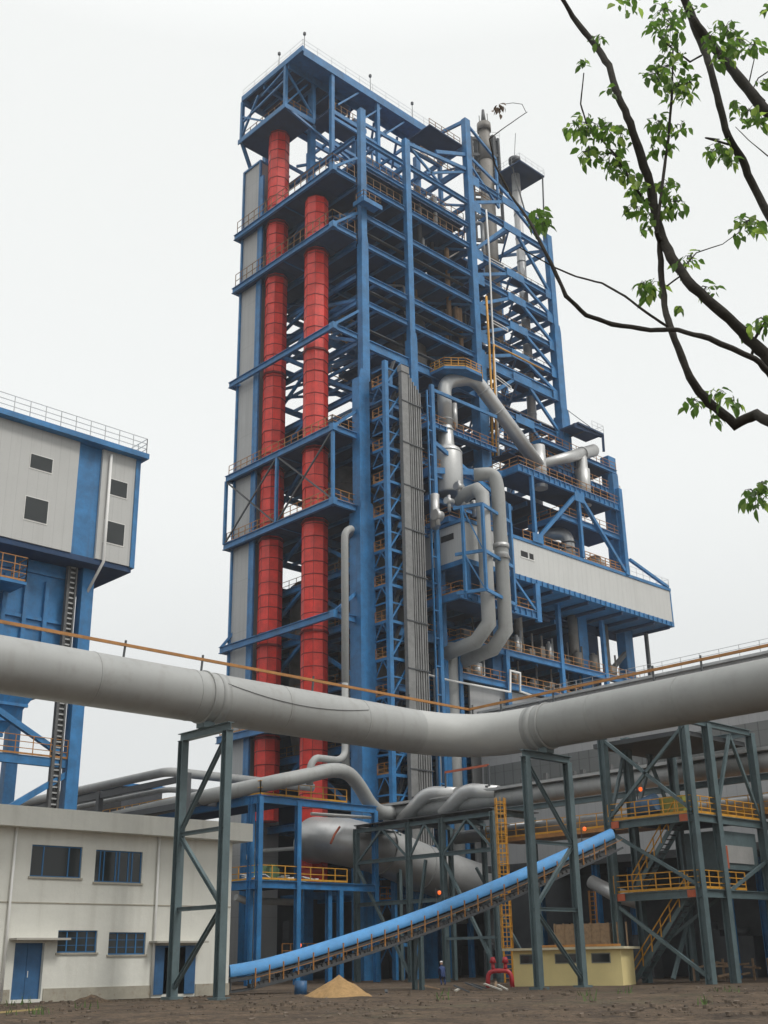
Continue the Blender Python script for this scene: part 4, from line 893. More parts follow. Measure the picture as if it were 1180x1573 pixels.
# supports
def support(axis, c, other, label, ztop):
    s=thing('pipe_support',label,'pipe support',(c[0],c[1],0),'steel trestles under the foreground pipe')
    a=Vector(c[0:2]+(0,)); 
    e=Vector((1,0,0)) if axis=='x' else Vector((0,1,0))
    p=[a-e*other, a+e*other]
    for q in p:
        lg=MB().beam(q,q+Vector((0,0,ztop)),.42,.42,'I').build('leg',GREEN,s)
        MB().box(q.x-.4,q.x+.4,q.y-.4,q.y+.4,-.1,.12).build('base_plate',GREEN,lg)
    e2=Vector((0,1,0)) if axis=='x' else Vector((1,0,0))
    MB().beam(p[0]-e*.3+Vector((0,0,ztop+.2)),p[1]+e*.3+Vector((0,0,ztop+.2)),.4,.42,'I').build('cap_beam',GREEN,s)
    MB().box(a.x-.35,a.x+.35,a.y-.35,a.y+.35,ztop+.41,ZP-RP+.15).build('saddle',GREEN,s) 
    cr_=[0.3,ztop*.33,ztop*.62,ztop-.3]
    for z in cr_[1:3]: MB().beam(p[0]+Vector((0,0,z)),p[1]+Vector((0,0,z)),.2,.2,'I').build('cross_bar',GREEN,s)
    return s,p,cr_
zt1=12.95
s1,p,cr_=support('y',(xj-.1,YP),2.0,'left grey green trestle under the foreground pipe, in front of the cream building',zt1)
for (i,za,j,zb) in ((0,zt1-.2,1,cr_[2]),(1,cr_[2],0,cr_[1]),(0,cr_[1],1,.4)):
    MB().beam(p[i]+Vector((0,0,za)),p[j]+Vector((0,0,zb)),.2,.2,'I').build('diagonal',GREEN,s1)
s2_,p,cr_=support('x',(XP,yj+.1),2.0,'right grey green trestle under the foreground pipe, in front of the yellow booth',zt1)
for (i,za,j,zb) in ((0,zt1-.2,1,cr_[2]),(1,cr_[2],0,cr_[1]),(0,cr_[1],1,.4)):
    MB().beam(p[i]+Vector((0,0,za)),p[j]+Vector((0,0,zb)),.2,.2,'I').build('diagonal',GREEN,s2_)
# ================================================================ CREAM BUILDING
C_=thing('cream_building','two storey cream rendered building with blue windows and stained walls','building',(-45,-22,0))
YC=-27.8; XR=-36.1
def wall_with_holes(x0,x1,z0,z1,holes,y0,y1):
    mb=MB(); xs=sorted({x0,x1,*[h[0] for h in holes],*[h[1] for h in holes]}); zs=sorted({z0,z1,*[h[2] for h in holes],*[h[3] for h in holes]})
    for i in range(len(xs)-1):
        for j in range(len(zs)-1):
            cx=(xs[i]+xs[i+1])/2; cz=(zs[j]+zs[j+1])/2
            if any(h[0]<cx<h[1] and h[2]<cz<h[3] for h in holes): continue
            mb.box(xs[i],xs[i+1],y0,y1,zs[j],zs[j+1])
    return mb
def HX(px,py): q=hit(px,py,'y',YC); return q.x,q.z
def rect(a,b): (x0,z1),(x1,z0)=HX(*a),HX(*b); return (x0,x1,z0,z1)
wins=[rect((50,1297),(124,1349)),rect((148,1305),(217,1357)),rect((90,1429),(148,1463)),rect((168,1432),(223,1466))]
d1r=rect((24,1449),(63,1521)); d1r=(d1r[0],d1r[1],.15,2.75); d2r=rect((237,1458),(297,1523)); d2r=(d2r[0],d2r[1],.15,2.6)
far=[(-58,-54.5,5.9,7.5)]
MB_=wall_with_holes(-62,XR,0,8.25,wins+[d1r,d2r],YC,YC+.3); MB_.box(XR-.3,XR,YC+.3,-17,0,8.25).box(-62,XR-.3,-17.3,-17,0,8.25).box(-62,-61.7,YC+.3,-17.3,0,8.25)
MB_.build('wall',CREAM,C_)
MB().box(-61.7,XR-.3,YC+.3,-17.3,4.5,4.7).build('upper_floor',CAP,C_)
MB().box(-62.9,XR+.9,YC-.75,-16.2,8.25,9.25).build('parapet',CREAM,C_)
MB().box(-62,XR+.02,YC-.03,YC,4.62,4.68).build('string_course',CREAMD,C_)
for a_,b_ in ((-62,d1r[0]-.1),(d1r[1]+.1,d2r[0]-.1),(d2r[1]+.1,XR+.03)): MB().box(a_,b_,YC-.05,YC-.002,0,.62).build('plinth',CREAMD,C_)
for k,(x0,x1,z0,z1) in enumerate(wins):
    fr=MB(); t_=.06; y0,y1=YC+.1,YC+.18
    fr.box(x0,x1,y0,y1,z0,z0+t_).box(x0,x1,y0,y1,z1-t_,z1).box(x0,x0+t_,y0,y1,z0+t_,z1-t_).box(x1-t_,x1,y0,y1,z0+t_,z1-t_)
    for fx in ((.25,.75),(.12,.2,.45,.52,.72,.8),(.25,.5,.75),(.25,.5,.75))[k]:
        xm=x0+(x1-x0)*fx; fr.box(xm-.035,xm+.035,y0,y1,z0+t_,z1-t_)
    if k>1:
        for fz in (.33,.66): zm=z0+(z1-z0)*fz; fr.box(x0+t_,x1-t_,y0+.02,y1-.02,zm-.012,zm+.012)
    wo=fr.build('window',FRAMEB,C_)
    MB().box(x0-.08,x1+.08,YC-.08,YC+.1,z0-.1,z0).build('sill',CREAMD,wo)
    MB().box(x0+t_,x1-t_,y0+.03,y0+.045,z0+t_,z1-t_).build('pane',glass,wo)
for k,(x0,x1,z0,z1) in enumerate((d1r,d2r)):
    if k==0: do=MB().box(x0,(x0+x1)/2-.01,YC+.22,YC+.28,z0,z1).box((x0+x1)/2+.01,x1,YC+.22,YC+.28,z0,z1).build('door',DOORB,C_)
    else:
        do=MB().box(x0,x0+.1,YC+.05,YC+.2,z0,z1).box(x1-.1,x1,YC+.05,YC+.2,z0,z1).box(x0+.1,x1-.1,YC+.05,YC+.2,z1-.1,z1).build('door',DOORB,C_)
        MB().box(x0-.02,x0+.62,YC-.08,YC-.03,z0,z1).build('door_leaf',DOORB,do); MB().box(x1-.66,x1+.02,YC-.08,YC-.03,z0,z1).build('door_leaf',DOORB,do)
        MB().box(x0-.3,x1+.3,YC+2.5,YC+2.6,z0,z1+1).build('door_shade_sheet',DARK,do)  # dark sheet stands in for the shade inside the open doorway
    if k==0: MB().beam(((x0+x1)/2+.1,YC+.2,z0+1.0),((x0+x1)/2+.1,YC+.2,z0+1.3),.03).build('handle',WHITE,do)
    MB().box(x0-.35,x1+(1.0 if k==0 else .35),YC-.8,YC,z1+.12,z1+.22).build('door_canopy',CAP,C_)
for px in (22,243):
    x,_=HX(px,1300); x2=x; MB().tube([(x,YC-.12,.1),(x,YC-.12,8.3)],.07,8).build('drain_pipe',WHITE,C_)
# ================================================================ LEFT SILO BUILDING
SL=thing('blue_silo_building','blue hopper building with grey clad head house at the left edge','building',(-40,5,0))
YS=0.0; XS=-27.4
def sx(px,py): q=hit(px,py,'y',YS); return q
xb0,xb1=-33.3,-31.0
MB().box(-70,xb0,YS,14,34.1,44.3).box(xb1,XS,YS,14,34.1,44.3).build('cladding',CLAD,SL)
MB().box(xb0,xb1,YS+.25,13.8,33.9,44.3).build('blue_bay',BLUE,SL)
MB().box(XS+.01,XS+.25,YS-.02,14,34,44.3).box(XS-.25,XS+.0,YS-.12,YS-.005,34,44.3).build('corner_trim',BLUE,SL)
MB().box(-71,XS+.6,YS-.8,14.5,44.3,44.8).build('roof',BLUE,SL)
MB().box(-70,XS,YS+.1,13.9,33.6,34.08).build('underside',BLUED,SL)
MB().rail([(-70,YS-.6,44.8),(XS+.4,YS-.6,44.8),(XS+.4,14,44.8)],h=1.5,step=1.45,t=.045,bars=3,toe=False).build('roof_rail',GREYR,SL)
for a_,b_ in (((48,697),(79,727)),((40,762),(71,805)),((168,735),(194,766)),((161,799),(189,839))):
    p0=sx(*a_); p1=sx(*b_); fr=MB().box(p0.x-.06,p1.x+.06,YS-.04,YS-.003,p1.z-.1,p0.z+.06).build('window',WHITE,SL)
    MB().box(p0.x,p1.x,YS-.06,YS-.042,p1.z,p0.z).build('pane',glass,fr)
x=sx(165,760).x; MB().tube([(x,YS-.2,43.9),(x,YS-.2,33.9),(x-.4,2.5,30.5)],.13,8).build('drain_pipe',WHITE,SL)
# silo body and hopper
MB().box(-62,-32.2,2.5,14,22.8,33.6).build('bunker_wall',BLUE,SL)
mb=MB()
for z in (32.6,28.6,27.9,24.0): mb.box(-62,-32.15,2.3,2.49,z-.14,z+.14)
for i in range(16): x=-34.0-i*1.85; mb.box(x-.17,x+.17,2.15,2.49,22.8,31.9)
mb.build('bunker_rib',BLUE,SL)
mb=MB(); mb.add([(-62,2.5,22.6),(-33.8,2.5,22.6),(-33.8,14,22.6),(-62,14,22.6),(-50,6,12.5),(-40.0,6,12.5),(-40.0,9,12.5),(-50,9,12.5)],[(0,1,5,4),(1,2,6,5),(2,3,7,6),(3,0,4,7),(4,5,6,7),(3,2,1,0)]); mb.build('hopper',BLUE,SL)
mb=MB()
for t_ in (.12,.24,.36,.48,.6,.72,.84,.96):
    xa=-33.8+(-40+33.8)*t_; ya=2.5+3.5*t_; za=22.6-10.1*t_; mb.box(-62+12*t_,xa+.1,ya-.15,ya+.1,za-.12,za+.12)
mb.build('hopper_rib',BLUE,SL)
xc=-30.6
for x,y in ((xc,2.0),(-41.5,2.0),(xc,13),(-41.5,13),(-52,2)): MB().box(x-.55,x+.55,y-.45,y+.45,0,34 if x==xc else 24).build('column',BLUE,SL)
x=xc-1.5
MB().box(x-.2,x+.3,1.95,2.0,0,33.5).box(x-.45,x-.2,1.6,2.0,0,33.5).box(x+.3,x+.45,1.6,2.0,0,33.5).build('cable_tray',CABLED,SL)
mb=MB(); z=1.
while z<33.5: mb.box(x-.3,x+.4,1.7,1.9,z,z+.12); z+=.45
mb.build('tray_rung',CABLE,SL)
f=MB().box(-60,xc,1.8,2.2,16.6,17.3).build('floor_beam',BLUE,SL); MB().rail([(-60,1.7,17.3),(xc-.6,1.7,17.3)],h=1.5,step=1.5,t=.055,bars=3).build('railing',ORNG,f)
for a_,b_ in (((-41.5,2,22.6),(xc,2,17.2)),((-41.5,2,22.6),(-49,2,17)),((xc,2,16.4),(-41.5,2,9.4)),((xc,2,6),(-41.5,2,14.6)),((-41.5,2,9.4),(-52,2,15))): MB().beam(a_,b_,.45).build('brace',BLUE,SL)
mb=MB().box(-62,-37.2,-.5,2.3,30.3,30.55).build('balcony',BLUE,SL); MB().rail([(-60,-.5,30.55),(-37.3,-.5,30.55),(-37.3,2.2,30.55)],h=2.0,step=1.1,t=.06,bars=3).build('railing',ORNG,mb)
# ================================================================ STEEL SUPPORT TOWER (right)
def sc(px,py,axis,val): return hit(px,py,axis,val)
XA,YA=-12.0,-43.6
W=thing('steel_tower','grey green steel tower with yellow railed landings and stairs at the right edge','steel tower',(XA,YA,0))
xcols=[XA,sc(1118,1400,'y',YA).x,sc(1180,1346,'y',YA).x]; yL=sc(947,1400,'x',XA).y; ZT=sc(1090,1100,'y',YA).z-.6
W['note_h']=0; del W['note_h']
cols=[(XA,YA),(xcols[1],YA),(xcols[2],YA),(XA,yL),(xcols[2],yL),(xcols[1],yL)]
for x,y in cols: MB().beam((x,y,0),(x,y,ZT),.5,.5,'I').build('column',GREEN,W)
zp=[sc(1062,1255,'x',XA).z,sc(1072,1372,'x',XA).z]
for z in zp:
    f=MB().beam((XA,YA,z),(XA,yL,z),.3,.5,'I').beam((XA,YA,z),(xcols[2]+6,YA,z),.3,.5,'I').build('landing_beam',GREEN,W)
    MB().box(XA+.1,xcols[2],YA+.1,yL,z+.16,z+.24).build('deck',GREYD,f)
    MB().rail([(XA,yL,z+.27),(XA,YA,z+.27),(xcols[2]+(0 if z>8 else -3),YA,z+.27)],step=1.0,t=.055,bars=3).build('railing',YELL,f)
    for q in ((XA-.02,YA+.6),(XA-.02,yL-.6)): MB().box(q[0]-.17,q[0]-.15,q[1]-.3,q[1]+.3,z-.22,z+.22).build('primer_patch',REDL,f)
for x,y in ((XA,YA),):
    pass
MB().beam((XA,YA,ZT),(xcols[2],YA,ZT),.3,.4,'I').beam((XA,YA,ZT),(XA,yL,ZT),.3,.4,'I').beam((xcols[2],YA,ZT),(xcols[2],yL,ZT),.3,.4,'I').build('top_frame',GREEN,W)
MB().box(XA+.3,xcols[2]-.3,YA+.3,yL+1,ZT-.9,ZT-.6).build('top_plate',GREYD,W)
for a_,b_ in (((XA,yL,ZT-.4),(XA,YA,zp[0]+.4)),((XA,YA,ZT-.4),(XA,yL,zp[0]+.4)),((XA,yL,zp[0]-.4),(XA,YA,zp[1]+.4)),((XA,yL,zp[1]-.4),(XA,YA,.3)),
    ((xcols[1],YA,zp[0]+.3),(xcols[1]+(xcols[2]-xcols[1])*.5,YA,ZT-.4)),((xcols[2],YA,zp[0]+.3),(xcols[1]+(xcols[2]-xcols[1])*.5,YA,ZT-.4)),
    ((xcols[1],yL,zp[0]),(xcols[2]-2,yL,ZT)),((xcols[2],yL,zp[0]),(xcols[1]+2,yL,ZT)),((XA,yL,zp[0]),(XA+3,yL,ZT)),((xcols[1],YA,zp[1]),(xcols[2],YA,zp[1]+2.2)),((xcols[1]+1,YA+3,zp[1]-.2),(XA+.5,YA+3,.3)),((XA,yL+.2,.3),(XA+4,YA+1,zp[1])) ):
    MB().beam(a_,b_,.2,.2).build('diagonal',GREEN,W)
# stairs
for za,zb,ya,yb_ in ((zp[1]+.3,zp[0]+.1,yL-1.1,YA+1.6),(0.2,zp[1]+.1,yL+1.6-2.2,YA+1.2)):
    f=MB()
    for xo in (XA+.55,XA+1.45): f.beam((xo,ya,za),(xo,yb_,zb),.08,.28)
    so_=f.build('stair_stringer',GREEN,W)
    f=MB(); n=16
    for i in range(n): t_=(i+.5)/n; f.box(XA+.58,XA+1.42,ya+(yb_-ya)*t_-.13,ya+(yb_-ya)*t_+.13,za+(zb-za)*t_-.02,za+(zb-za)*t_+.02)
    f.build('stair_tread',GREYD,so_)
    f=MB()
    for i in range(7):
        t_=i/6; c_=Vector((XA+.5,ya+(yb_-ya)*t_,za+(zb-za)*t_)); f.beam(c_,c_+Vector((0,0,1.1)),.06)
    for h_ in (.55,1.1): f.beam((XA+.5,ya,za+h_),(XA+.5,yb_,zb+h_),.06)
    f.build('stair_rail',YELL,so_)
# drive housing and boxes on the tower
mb=MB(); mb.box(xcols[1]+.6,xcols[2]-.5,YA+.3,YA+3,zp[0]-3.0,zp[0]-.6); mb.build('chute_housing',GREEN,W)
MB().box(xcols[1]+1.0,xcols[2]-1.2,YA+.2,YA+.3,zp[0]-2.6,zp[0]-1.5).build('housing_panel',CABLE,W)
MB().box(xcols[1]+.5,xcols[1]+.7,YA-.1,YA+.3,zp[0]-3,zp[0]-1.6).build('primer_patch',REDL,W)
mo=MB().box(XA+1.2,XA+3,YA+1.4,YA+3.2,zp[0]+.25,zp[0]+1.6).tube([(XA+2,YA+3.6,zp[0]+1.0),(XA+2,YA+5.0,zp[0]+1.0)],.55,16).build('belt_drive',mat('yellow_green_machine',(0.30,0.30,0.06),.5)); tag(mo,'yellow green drive machine on the upper landing of the steel tower','machine')
mo=MB().tube([(XA+.9,yL-1.6,zp[0]+.9),(XA+.9,yL-3.3,zp[0]+1.3)],.6,18).build('drum_motor',mat('dusty_blue_machine',(0.08,0.16,0.28),.5)); tag(mo,'dusty blue round motor on the upper landing of the steel tower','motor')
# ================================================================ CONVEYOR
A0=Vector((-35.7,-26.6,0)); B0=Vector((XA,yL-2.0,0)); dr=(B0-A0).normalized(); nr=Vector((dr.y,-dr.x,0))
cv=thing('belt_conveyor','light blue covered belt conveyor curving up from the cream building to the steel tower','conveyor',(A0.x,A0.y,0))
cpx=[(352,1492),(380,1490),(430,1476),(470,1465),(520,1448),(560,1436),(600,1423),(640,1408),(680,1394),(720,1377),(760,1361),(800,1344),(840,1326),(880,1308),(915,1292),(938,1281)]
cl=[hitplane(x,y,A0,nr) for x,y in cpx]
# smooth
for it in range(1):
    cl=[cl[0]]+[cl[i]*.5+(cl[i-1]+cl[i+1])*.25 for i in range(1,len(cl)-1)]+[cl[-1]]
mb=MB(); n=9; rn=random.Random(8)
def cover(p,q,k0,k1):
    vs=[]
    for c_,sc in ((p,k0),(q,k1)):
        for k in range(n):
            a_=pi*k/(n-1); vs.append(c_+nr*(.62*sc*cos(a_))+Vector((0,0,-.3+.66*sc*sin(a_))))
        for k in range(n):
            a_=pi*(n-1-k)/(n-1); vs.append(c_+nr*(.58*sc*cos(a_))+Vector((0,0,-.34+.62*sc*sin(a_))))
    m_=2*n; mb.add(vs,[(k,(k+1)%m_,m_+(k+1)%m_,m_+k) for k in range(m_)]+[tuple(reversed(range(m_))),tuple(range(m_,2*m_))],True); mb.sm[-1]=False; mb.sm[-2]=False
ring=[]
for i in range(len(cl)-1):
    for j in range(3): ring.append(cl[i].lerp(cl[i+1],j/3))
ring.append(cl[-1])
for it in range(4): ring=[ring[0]]+[ring[i]*.5+(ring[i-1]+ring[i+1])*.25 for i in range(1,len(ring)-1)]+[ring[-1]]
vs=[];m_=2*n
for c_ in ring:
    for k in range(n): a_=pi*k/(n-1); vs.append(c_+nr*(.62*cos(a_))+Vector((0,0,-.3+.64*sin(a_))))
    for k in range(n): a_=pi*(n-1-k)/(n-1); vs.append(c_+nr*(.58*cos(a_))+Vector((0,0,-.34+.60*sin(a_))))
mb.add(vs,[(i*m_+k,i*m_+(k+1)%m_,(i+1)*m_+(k+1)%m_,(i+1)*m_+k) for i in range(len(ring)-1) for k in range(m_)],True)
mb.build('belt_cover',BLUEL,cv)
fr=MB(); rl=MB(); leg=MB()
for i in range(len(cl)-1):
    p,q=cl[i],cl[i+1]
    for s_ in (.75,-.75):
        fr.beam(p+nr*s_+Vector((0,0,-.5)),q+nr*s_+Vector((0,0,-.5)),.1,.16); fr.beam(p+nr*s_+Vector((0,0,-1.1)),q+nr*s_+Vector((0,0,-1.1)),.08,.1)
        fr.beam(p+nr*s_+Vector((0,0,-1.1)),p+nr*s_+Vector((0,0,-.5)),.06)
    if i>0:
        fr.beam(p+nr*1.6+Vector((0,0,-1.0)),q+nr*1.6+Vector((0,0,-1.0)),.08,.12); fr.beam(p+nr*.75+Vector((0,0,-1.0)),p+nr*1.6+Vector((0,0,-1.0)),.06)
        k=max(1,round((q-p).length/.95))
        for j in range(k):
            c_=p.lerp(q,j/k)+nr*1.6; rl.beam(c_+Vector((0,0,-1.05)),c_+Vector((0,0,0.0)),.06)
        rl.beam(p+nr*1.6+Vector((0,0,-.5)),q+nr*1.6+Vector((0,0,-.5)),.03)
fr.build('conveyor_frame',GREYD,cv); rl.build('side_rail',ORNG,cv)
MB().beam(cl[1]+nr*1.6,cl[-1]+nr*1.6,.001).build('rail_cap',GREYD,cv) if False else None
mb=MB(); rnd=random.Random(4)
for i in range(1,len(cl)-1):
    for j in range(6):
        t_=j/6; c_=cl[i].lerp(cl[i+1],t_); mb.tube([c_+nr*-.6+Vector((0,0,-.95)),c_+nr*.6+Vector((0,0,-.95))],.12,8)
mb.build('return_roller',CABLED,cv)
for i in (7,):
    c_=cl[i]
    if c_.z>2: 
        MB().beam((c_+nr*.7).xy.to_3d(),c_+nr*.7+Vector((0,0,-1.1)),.25,.25,'I').beam((c_-nr*.7).xy.to_3d(),c_-nr*.7+Vector((0,0,-1.1)),.25,.25,'I').beam((c_-nr*.7).xy.to_3d()+Vector((0,0,.4)),c_+nr*.7+Vector((0,0,-1.4)),.12).build('trestle_leg',GREEN,cv)
# ================================================================ BOOTH
bx0=hit(790,1500,'y',-37.0).x; 
bo=thing('yellow_booth','small yellow rendered flat roofed booth behind the right trestle','booth',(-18,-36,0))
c0=hit(790,1505,'d',79); c1_=hit(957,1505,'d',77)
bd_=Vector((c1_.x-c0.x,c1_.y-c0.y,0)); Lb=bd_.length; bd_.normalize(); bn_=Vector((-bd_.y,bd_.x,0)); 
if bn_.dot(Vector((c0.x-EYE.x,c0.y-EYE.y,0)))<0: bn_=-bn_
hb=hit(870,1459,'d',78).z
def obox(m,o,a0,a1,b0,b1,z0,z1):
    vs=[Vector((o.x,o.y,0))+bd_*a+bn_*b_+Vector((0,0,z)) for z in (z0,z1) for b_ in (b0,b1) for a in (a0,a1)]
    return m.add(vs,[(0,2,3,1),(4,5,7,6),(0,1,5,4),(2,6,7,3),(0,4,6,2),(1,3,7,5)])
obox(MB(),c0,0,Lb,0,3.2,0,hb).build('wall',YWALL,bo)
obox(MB(),c0,-.55,Lb+.35,-.5,3.6,hb,hb+.14).build('roof_slab',mat('pale_slab',(0.66,0.60,0.42),.8),bo)
for a0,a1 in ((.45,1.9),(2.75,4.25),(Lb-1.85,Lb-.65)):
    w_=obox(MB(),c0,a0,a1,-.03,-.004,hb-.8,hb-.22).build('window',mat('booth_window_frame',(0.22,0.22,0.19),.6),bo); obox(MB(),c0,a0+.06,a1-.06,-.045,-.032,hb-.74,hb-.28).build('pane',glass,w_)
pl=MB(); obox(pl,c0,1.5,Lb-.2,.6,1.0,hb+.16,hb+.3); tag(pl.build('orange_plank',ORNG),'long orange plank lying on the booth roof','plank')
cr2=MB(); obox(cr2,c0,1.6,Lb-1.6,3.9,5.2,0,hb+1.6); 
for i in range(9): obox(cr2,c0,1.6+i*.6,1.7+i*.6,3.84,3.9,0,hb+1.65)
tag(cr2.build('wooden_crate',WOOD),'brown ribbed crate standing behind the yellow booth','crate')
# ================================================================ RED VALVE PIPE, PERSON, SAND, LAMPS
rv=thing('red_valve_pipe','dark red pipe arch with two valves standing on the ground left of the booth','valve',(-22,-35,0))
rp=hit(768,1505,'d',77); 
def rl_(a,z): return Vector((rp.x,rp.y,0))+sd_*a+Vector((0,0,z))
MB().tube(arc([rl_(-.75,0),rl_(-.7,.95),rl_(.7,.95),rl_(.75,0)],.45,6),.14,12).build('pipe',VRED,rv)
for a in (-.38,.38): MB().tube([rl_(a,.9),rl_(a,1.45)],.11,10).tube([rl_(a,1.4),rl_(a,1.75)],[.22,.12],10).build('valve_body',VRED,rv)
# person
pz=hit(681,1505,'d',88); PB=Vector((pz.x,pz.y,0))
def person(o,scale=1.0):
    me=bpy.data.meshes.new('person')
    # stooping figure: joints
    J=dict(pel=(0,0,.62),waist=(0,-.10,.82),chest=(0,-.22,1.06),neck=(0,-.30,1.22),head0=(0,-.33,1.31),head1=(0,-.36,1.46),
        hl=(.10,0,.58),kl=(.13,-.22,.36),al=(.12,.02,.07),tl=(.13,-.16,.03),hr=(-.10,0,.58),kr=(-.15,-.24,.38),ar=(-.13,.04,.07),tr=(-.14,-.14,.03),
        sl=(.19,-.24,1.12),el=(.25,-.32,.88),wl=(.18,-.44,.70),fl=(.16,-.50,.63),sr=(-.19,-.24,1.12),er=(-.25,-.33,.88),wr=(-.17,-.45,.72),fr=(-.15,-.51,.65))
    R=dict(pel=.15,waist=.14,chest=.16,neck=.065,head0=.085,head1=.09,hl=.10,kl=.07,al=.05,tl=.05,hr=.10,kr=.07,ar=.05,tr=.05,sl=.075,el=.05,wl=.038,fl=.04,sr=.075,er=.05,wr=.038,fr=.04)
    ks=list(J); E2=[('pel','waist'),('waist','chest'),('chest','neck'),('neck','head0'),('head0','head1'),('pel','hl'),('hl','kl'),('kl','al'),('al','tl'),('pel','hr'),('hr','kr'),('kr','ar'),('ar','tr'),('chest','sl'),('sl','el'),('el','wl'),('wl','fl'),('chest','sr'),('sr','er'),('er','wr'),('wr','fr')]
    me.from_pydata([J[k] for k in ks],[(ks.index(a),ks.index(b)) for a,b in E2],[]); me.materials.append(NAVY)
    ob=bpy.data.objects.new('person',me); COL.objects.link(ob); ob.location=o
    md=ob.modifiers.new('skin','SKIN'); 
    for i,k in enumerate(ks): me.skin_vertices[0].data[i].radius=(R[k],R[k])
    me.skin_vertices[0].data[0].use_root=True
    s_=ob.modifiers.new('sub','SUBSURF'); s_.levels=2; s_.render_levels=2
    return ob
pe_=person(PB); pe_.rotation_euler=(0,0,radians(150)); tag(pe_,'small person in dark blue overalls stooping on the ground under the conveyor','person')
def pchild(mb,name,m):
    o=mb.build(name,m); o.parent=pe_; return o
hd=MB().tube([(0,-.32,1.27),(0,-.34,1.34),(0,-.36,1.44),(0,-.37,1.52)],[.06,.095,.10,.05],12); hd.tube([(0,-.42,1.40),(0,-.47,1.38)],[.02,.015],6)
pchild(hd,'head',SKIN); pchild(MB().tube([(0,-.35,1.46),(0,-.36,1.52),(0,-.365,1.57)],[.115,.11,.05],12),'cap',WHITE)
# sand pile
sp0=hit(521,1538,'z',0.0); sp0=hit(521,1530,'d',60); sp0.z=0
import mathutils
def heap(c,r,h,name,m,label,cat,seed=0,sq=1.0):
    mb=MB(); vs=[]; n=40; k=14
    for j in range(k+1):
        rr=r*(j/k)
        for i in range(n):
            a_=2*pi*i/n; x=cos(a_)*rr; y=sin(a_)*rr*sq
            z=h*(1-(j/k))**1.05+mathutils.noise.noise(Vector((x*2.2+seed,y*2.2,seed)))*.10*(1 if j<k else 0)-.1*(j==k)
            vs.append((c.x+x*(1+.06*sin(3*a_+seed)),c.y+y,c.z+z))
    fs=[(j*n+i,j*n+(i+1)%n,(j+1)*n+(i+1)%n,(j+1)*n+i) for j in range(k) for i in range(n)]
    mb.add(vs,fs,True); o=mb.build(name,m); tag(o,label,cat); return o
heap(sp0,1.75,1.05,'sand_pile',SAND,'cone of ochre sand on the bare ground in the middle','sand pile',1)
q=hit(140,1532,'d',62); q.z=-.05
heap(q,1.2,.4,'soil_heap',SOIL,'low heap of brown soil in front of the cream building between door and window','soil heap',4)
q=hit(1125,1505,'d',88); q.z=0
tb=MB(); 
for k in range(14):
    a_=random.random()*3; x=q.x+random.uniform(-2.4,2.4)*sd_.x; y=q.y+random.uniform(-2.4,2.4)*sd_.y; z=.2+random.random()*1.2
    tb.beam((x,y,z),(x+cos(a_)*2,y+sin(a_)*1.5,z+random.uniform(-.3,.3)),.12,.12)
for k in range(6): x=q.x+(-2.5+k)*sd_.x; y=q.y+(-2.5+k)*sd_.y; tb.beam((x,y,0),(x,y,1.4),.12)
tag(tb.build('timber_stack',WOOD),'untidy stack of brown boards behind the foot of the steel tower','timber')
q=hit(462,1522,'d',68); q.z=0
mb=MB(); mb.tube([(q.x,q.y,0),(q.x,q.y,.7)],[.35,.33],14); tag(mb.build('dusty_drum',DOORB),'blue drum on the ground left of the sand pile','drum')
pl_=MB().beam(hit(-10,1556,'z',.05),hit(62,1550,'z',.12),.06).build('bamboo_pole',mat('dry_bamboo',(0.42,0.32,0.14),.7)); tag(pl_,'yellow bamboo pole lying on the soil at the lower left','pole')
rnd=random.Random(77)
for k in range(9):
    px_=rnd.uniform(380,780); q=hit(px_,1515,'d',rnd.uniform(64,74)); a_=rnd.random()*3
    o_=MB().beam((q.x,q.y,.08),(q.x+cos(a_)*rnd.uniform(.6,1.8),q.y+sin(a_)*1.2,.12+rnd.random()*.35),.14,.07).build('scrap_board',rnd.choice([WOOD,CAP,GREYD])); tag(o_,'short scrap board lying on the rough soil near the sand pile','board','scrap boards on the soil')
# small red lamps
for px,py,dd,lab in ((461,1452,100,'red warning lamp glowing on a thin pole left above the low conveyor end'),(675,1371,92,'red warning lamp on a pole over the middle of the conveyor'),(898,1273,87,'small red warning lamp right of the right trestle top'),(984,1212,84,'red warning lamp between the upper braces of the steel tower')):
    q=hit(px,py,'d',dd)
    l=thing('warning_lamp',lab,'lamp',q,'red warning lamps')
    MB().tube([q+Vector((0,0,-.16)),q+Vector((0,0,-.08)),q+Vector((0,0,.08)),q+Vector((0,0,.13))],[.06,.13,.13,.05],12).build('lens',LAMP,l)
    zb_=q.z-(1.6 if py<1400 else 1.2)
    MB().beam(q-sd_*.25+Vector((0,0,.3)),Vector((q.x,q.y,zb_))-sd_*.25,.05).beam(q-sd_*.25,q,.03).build('pole',GREYD,l)
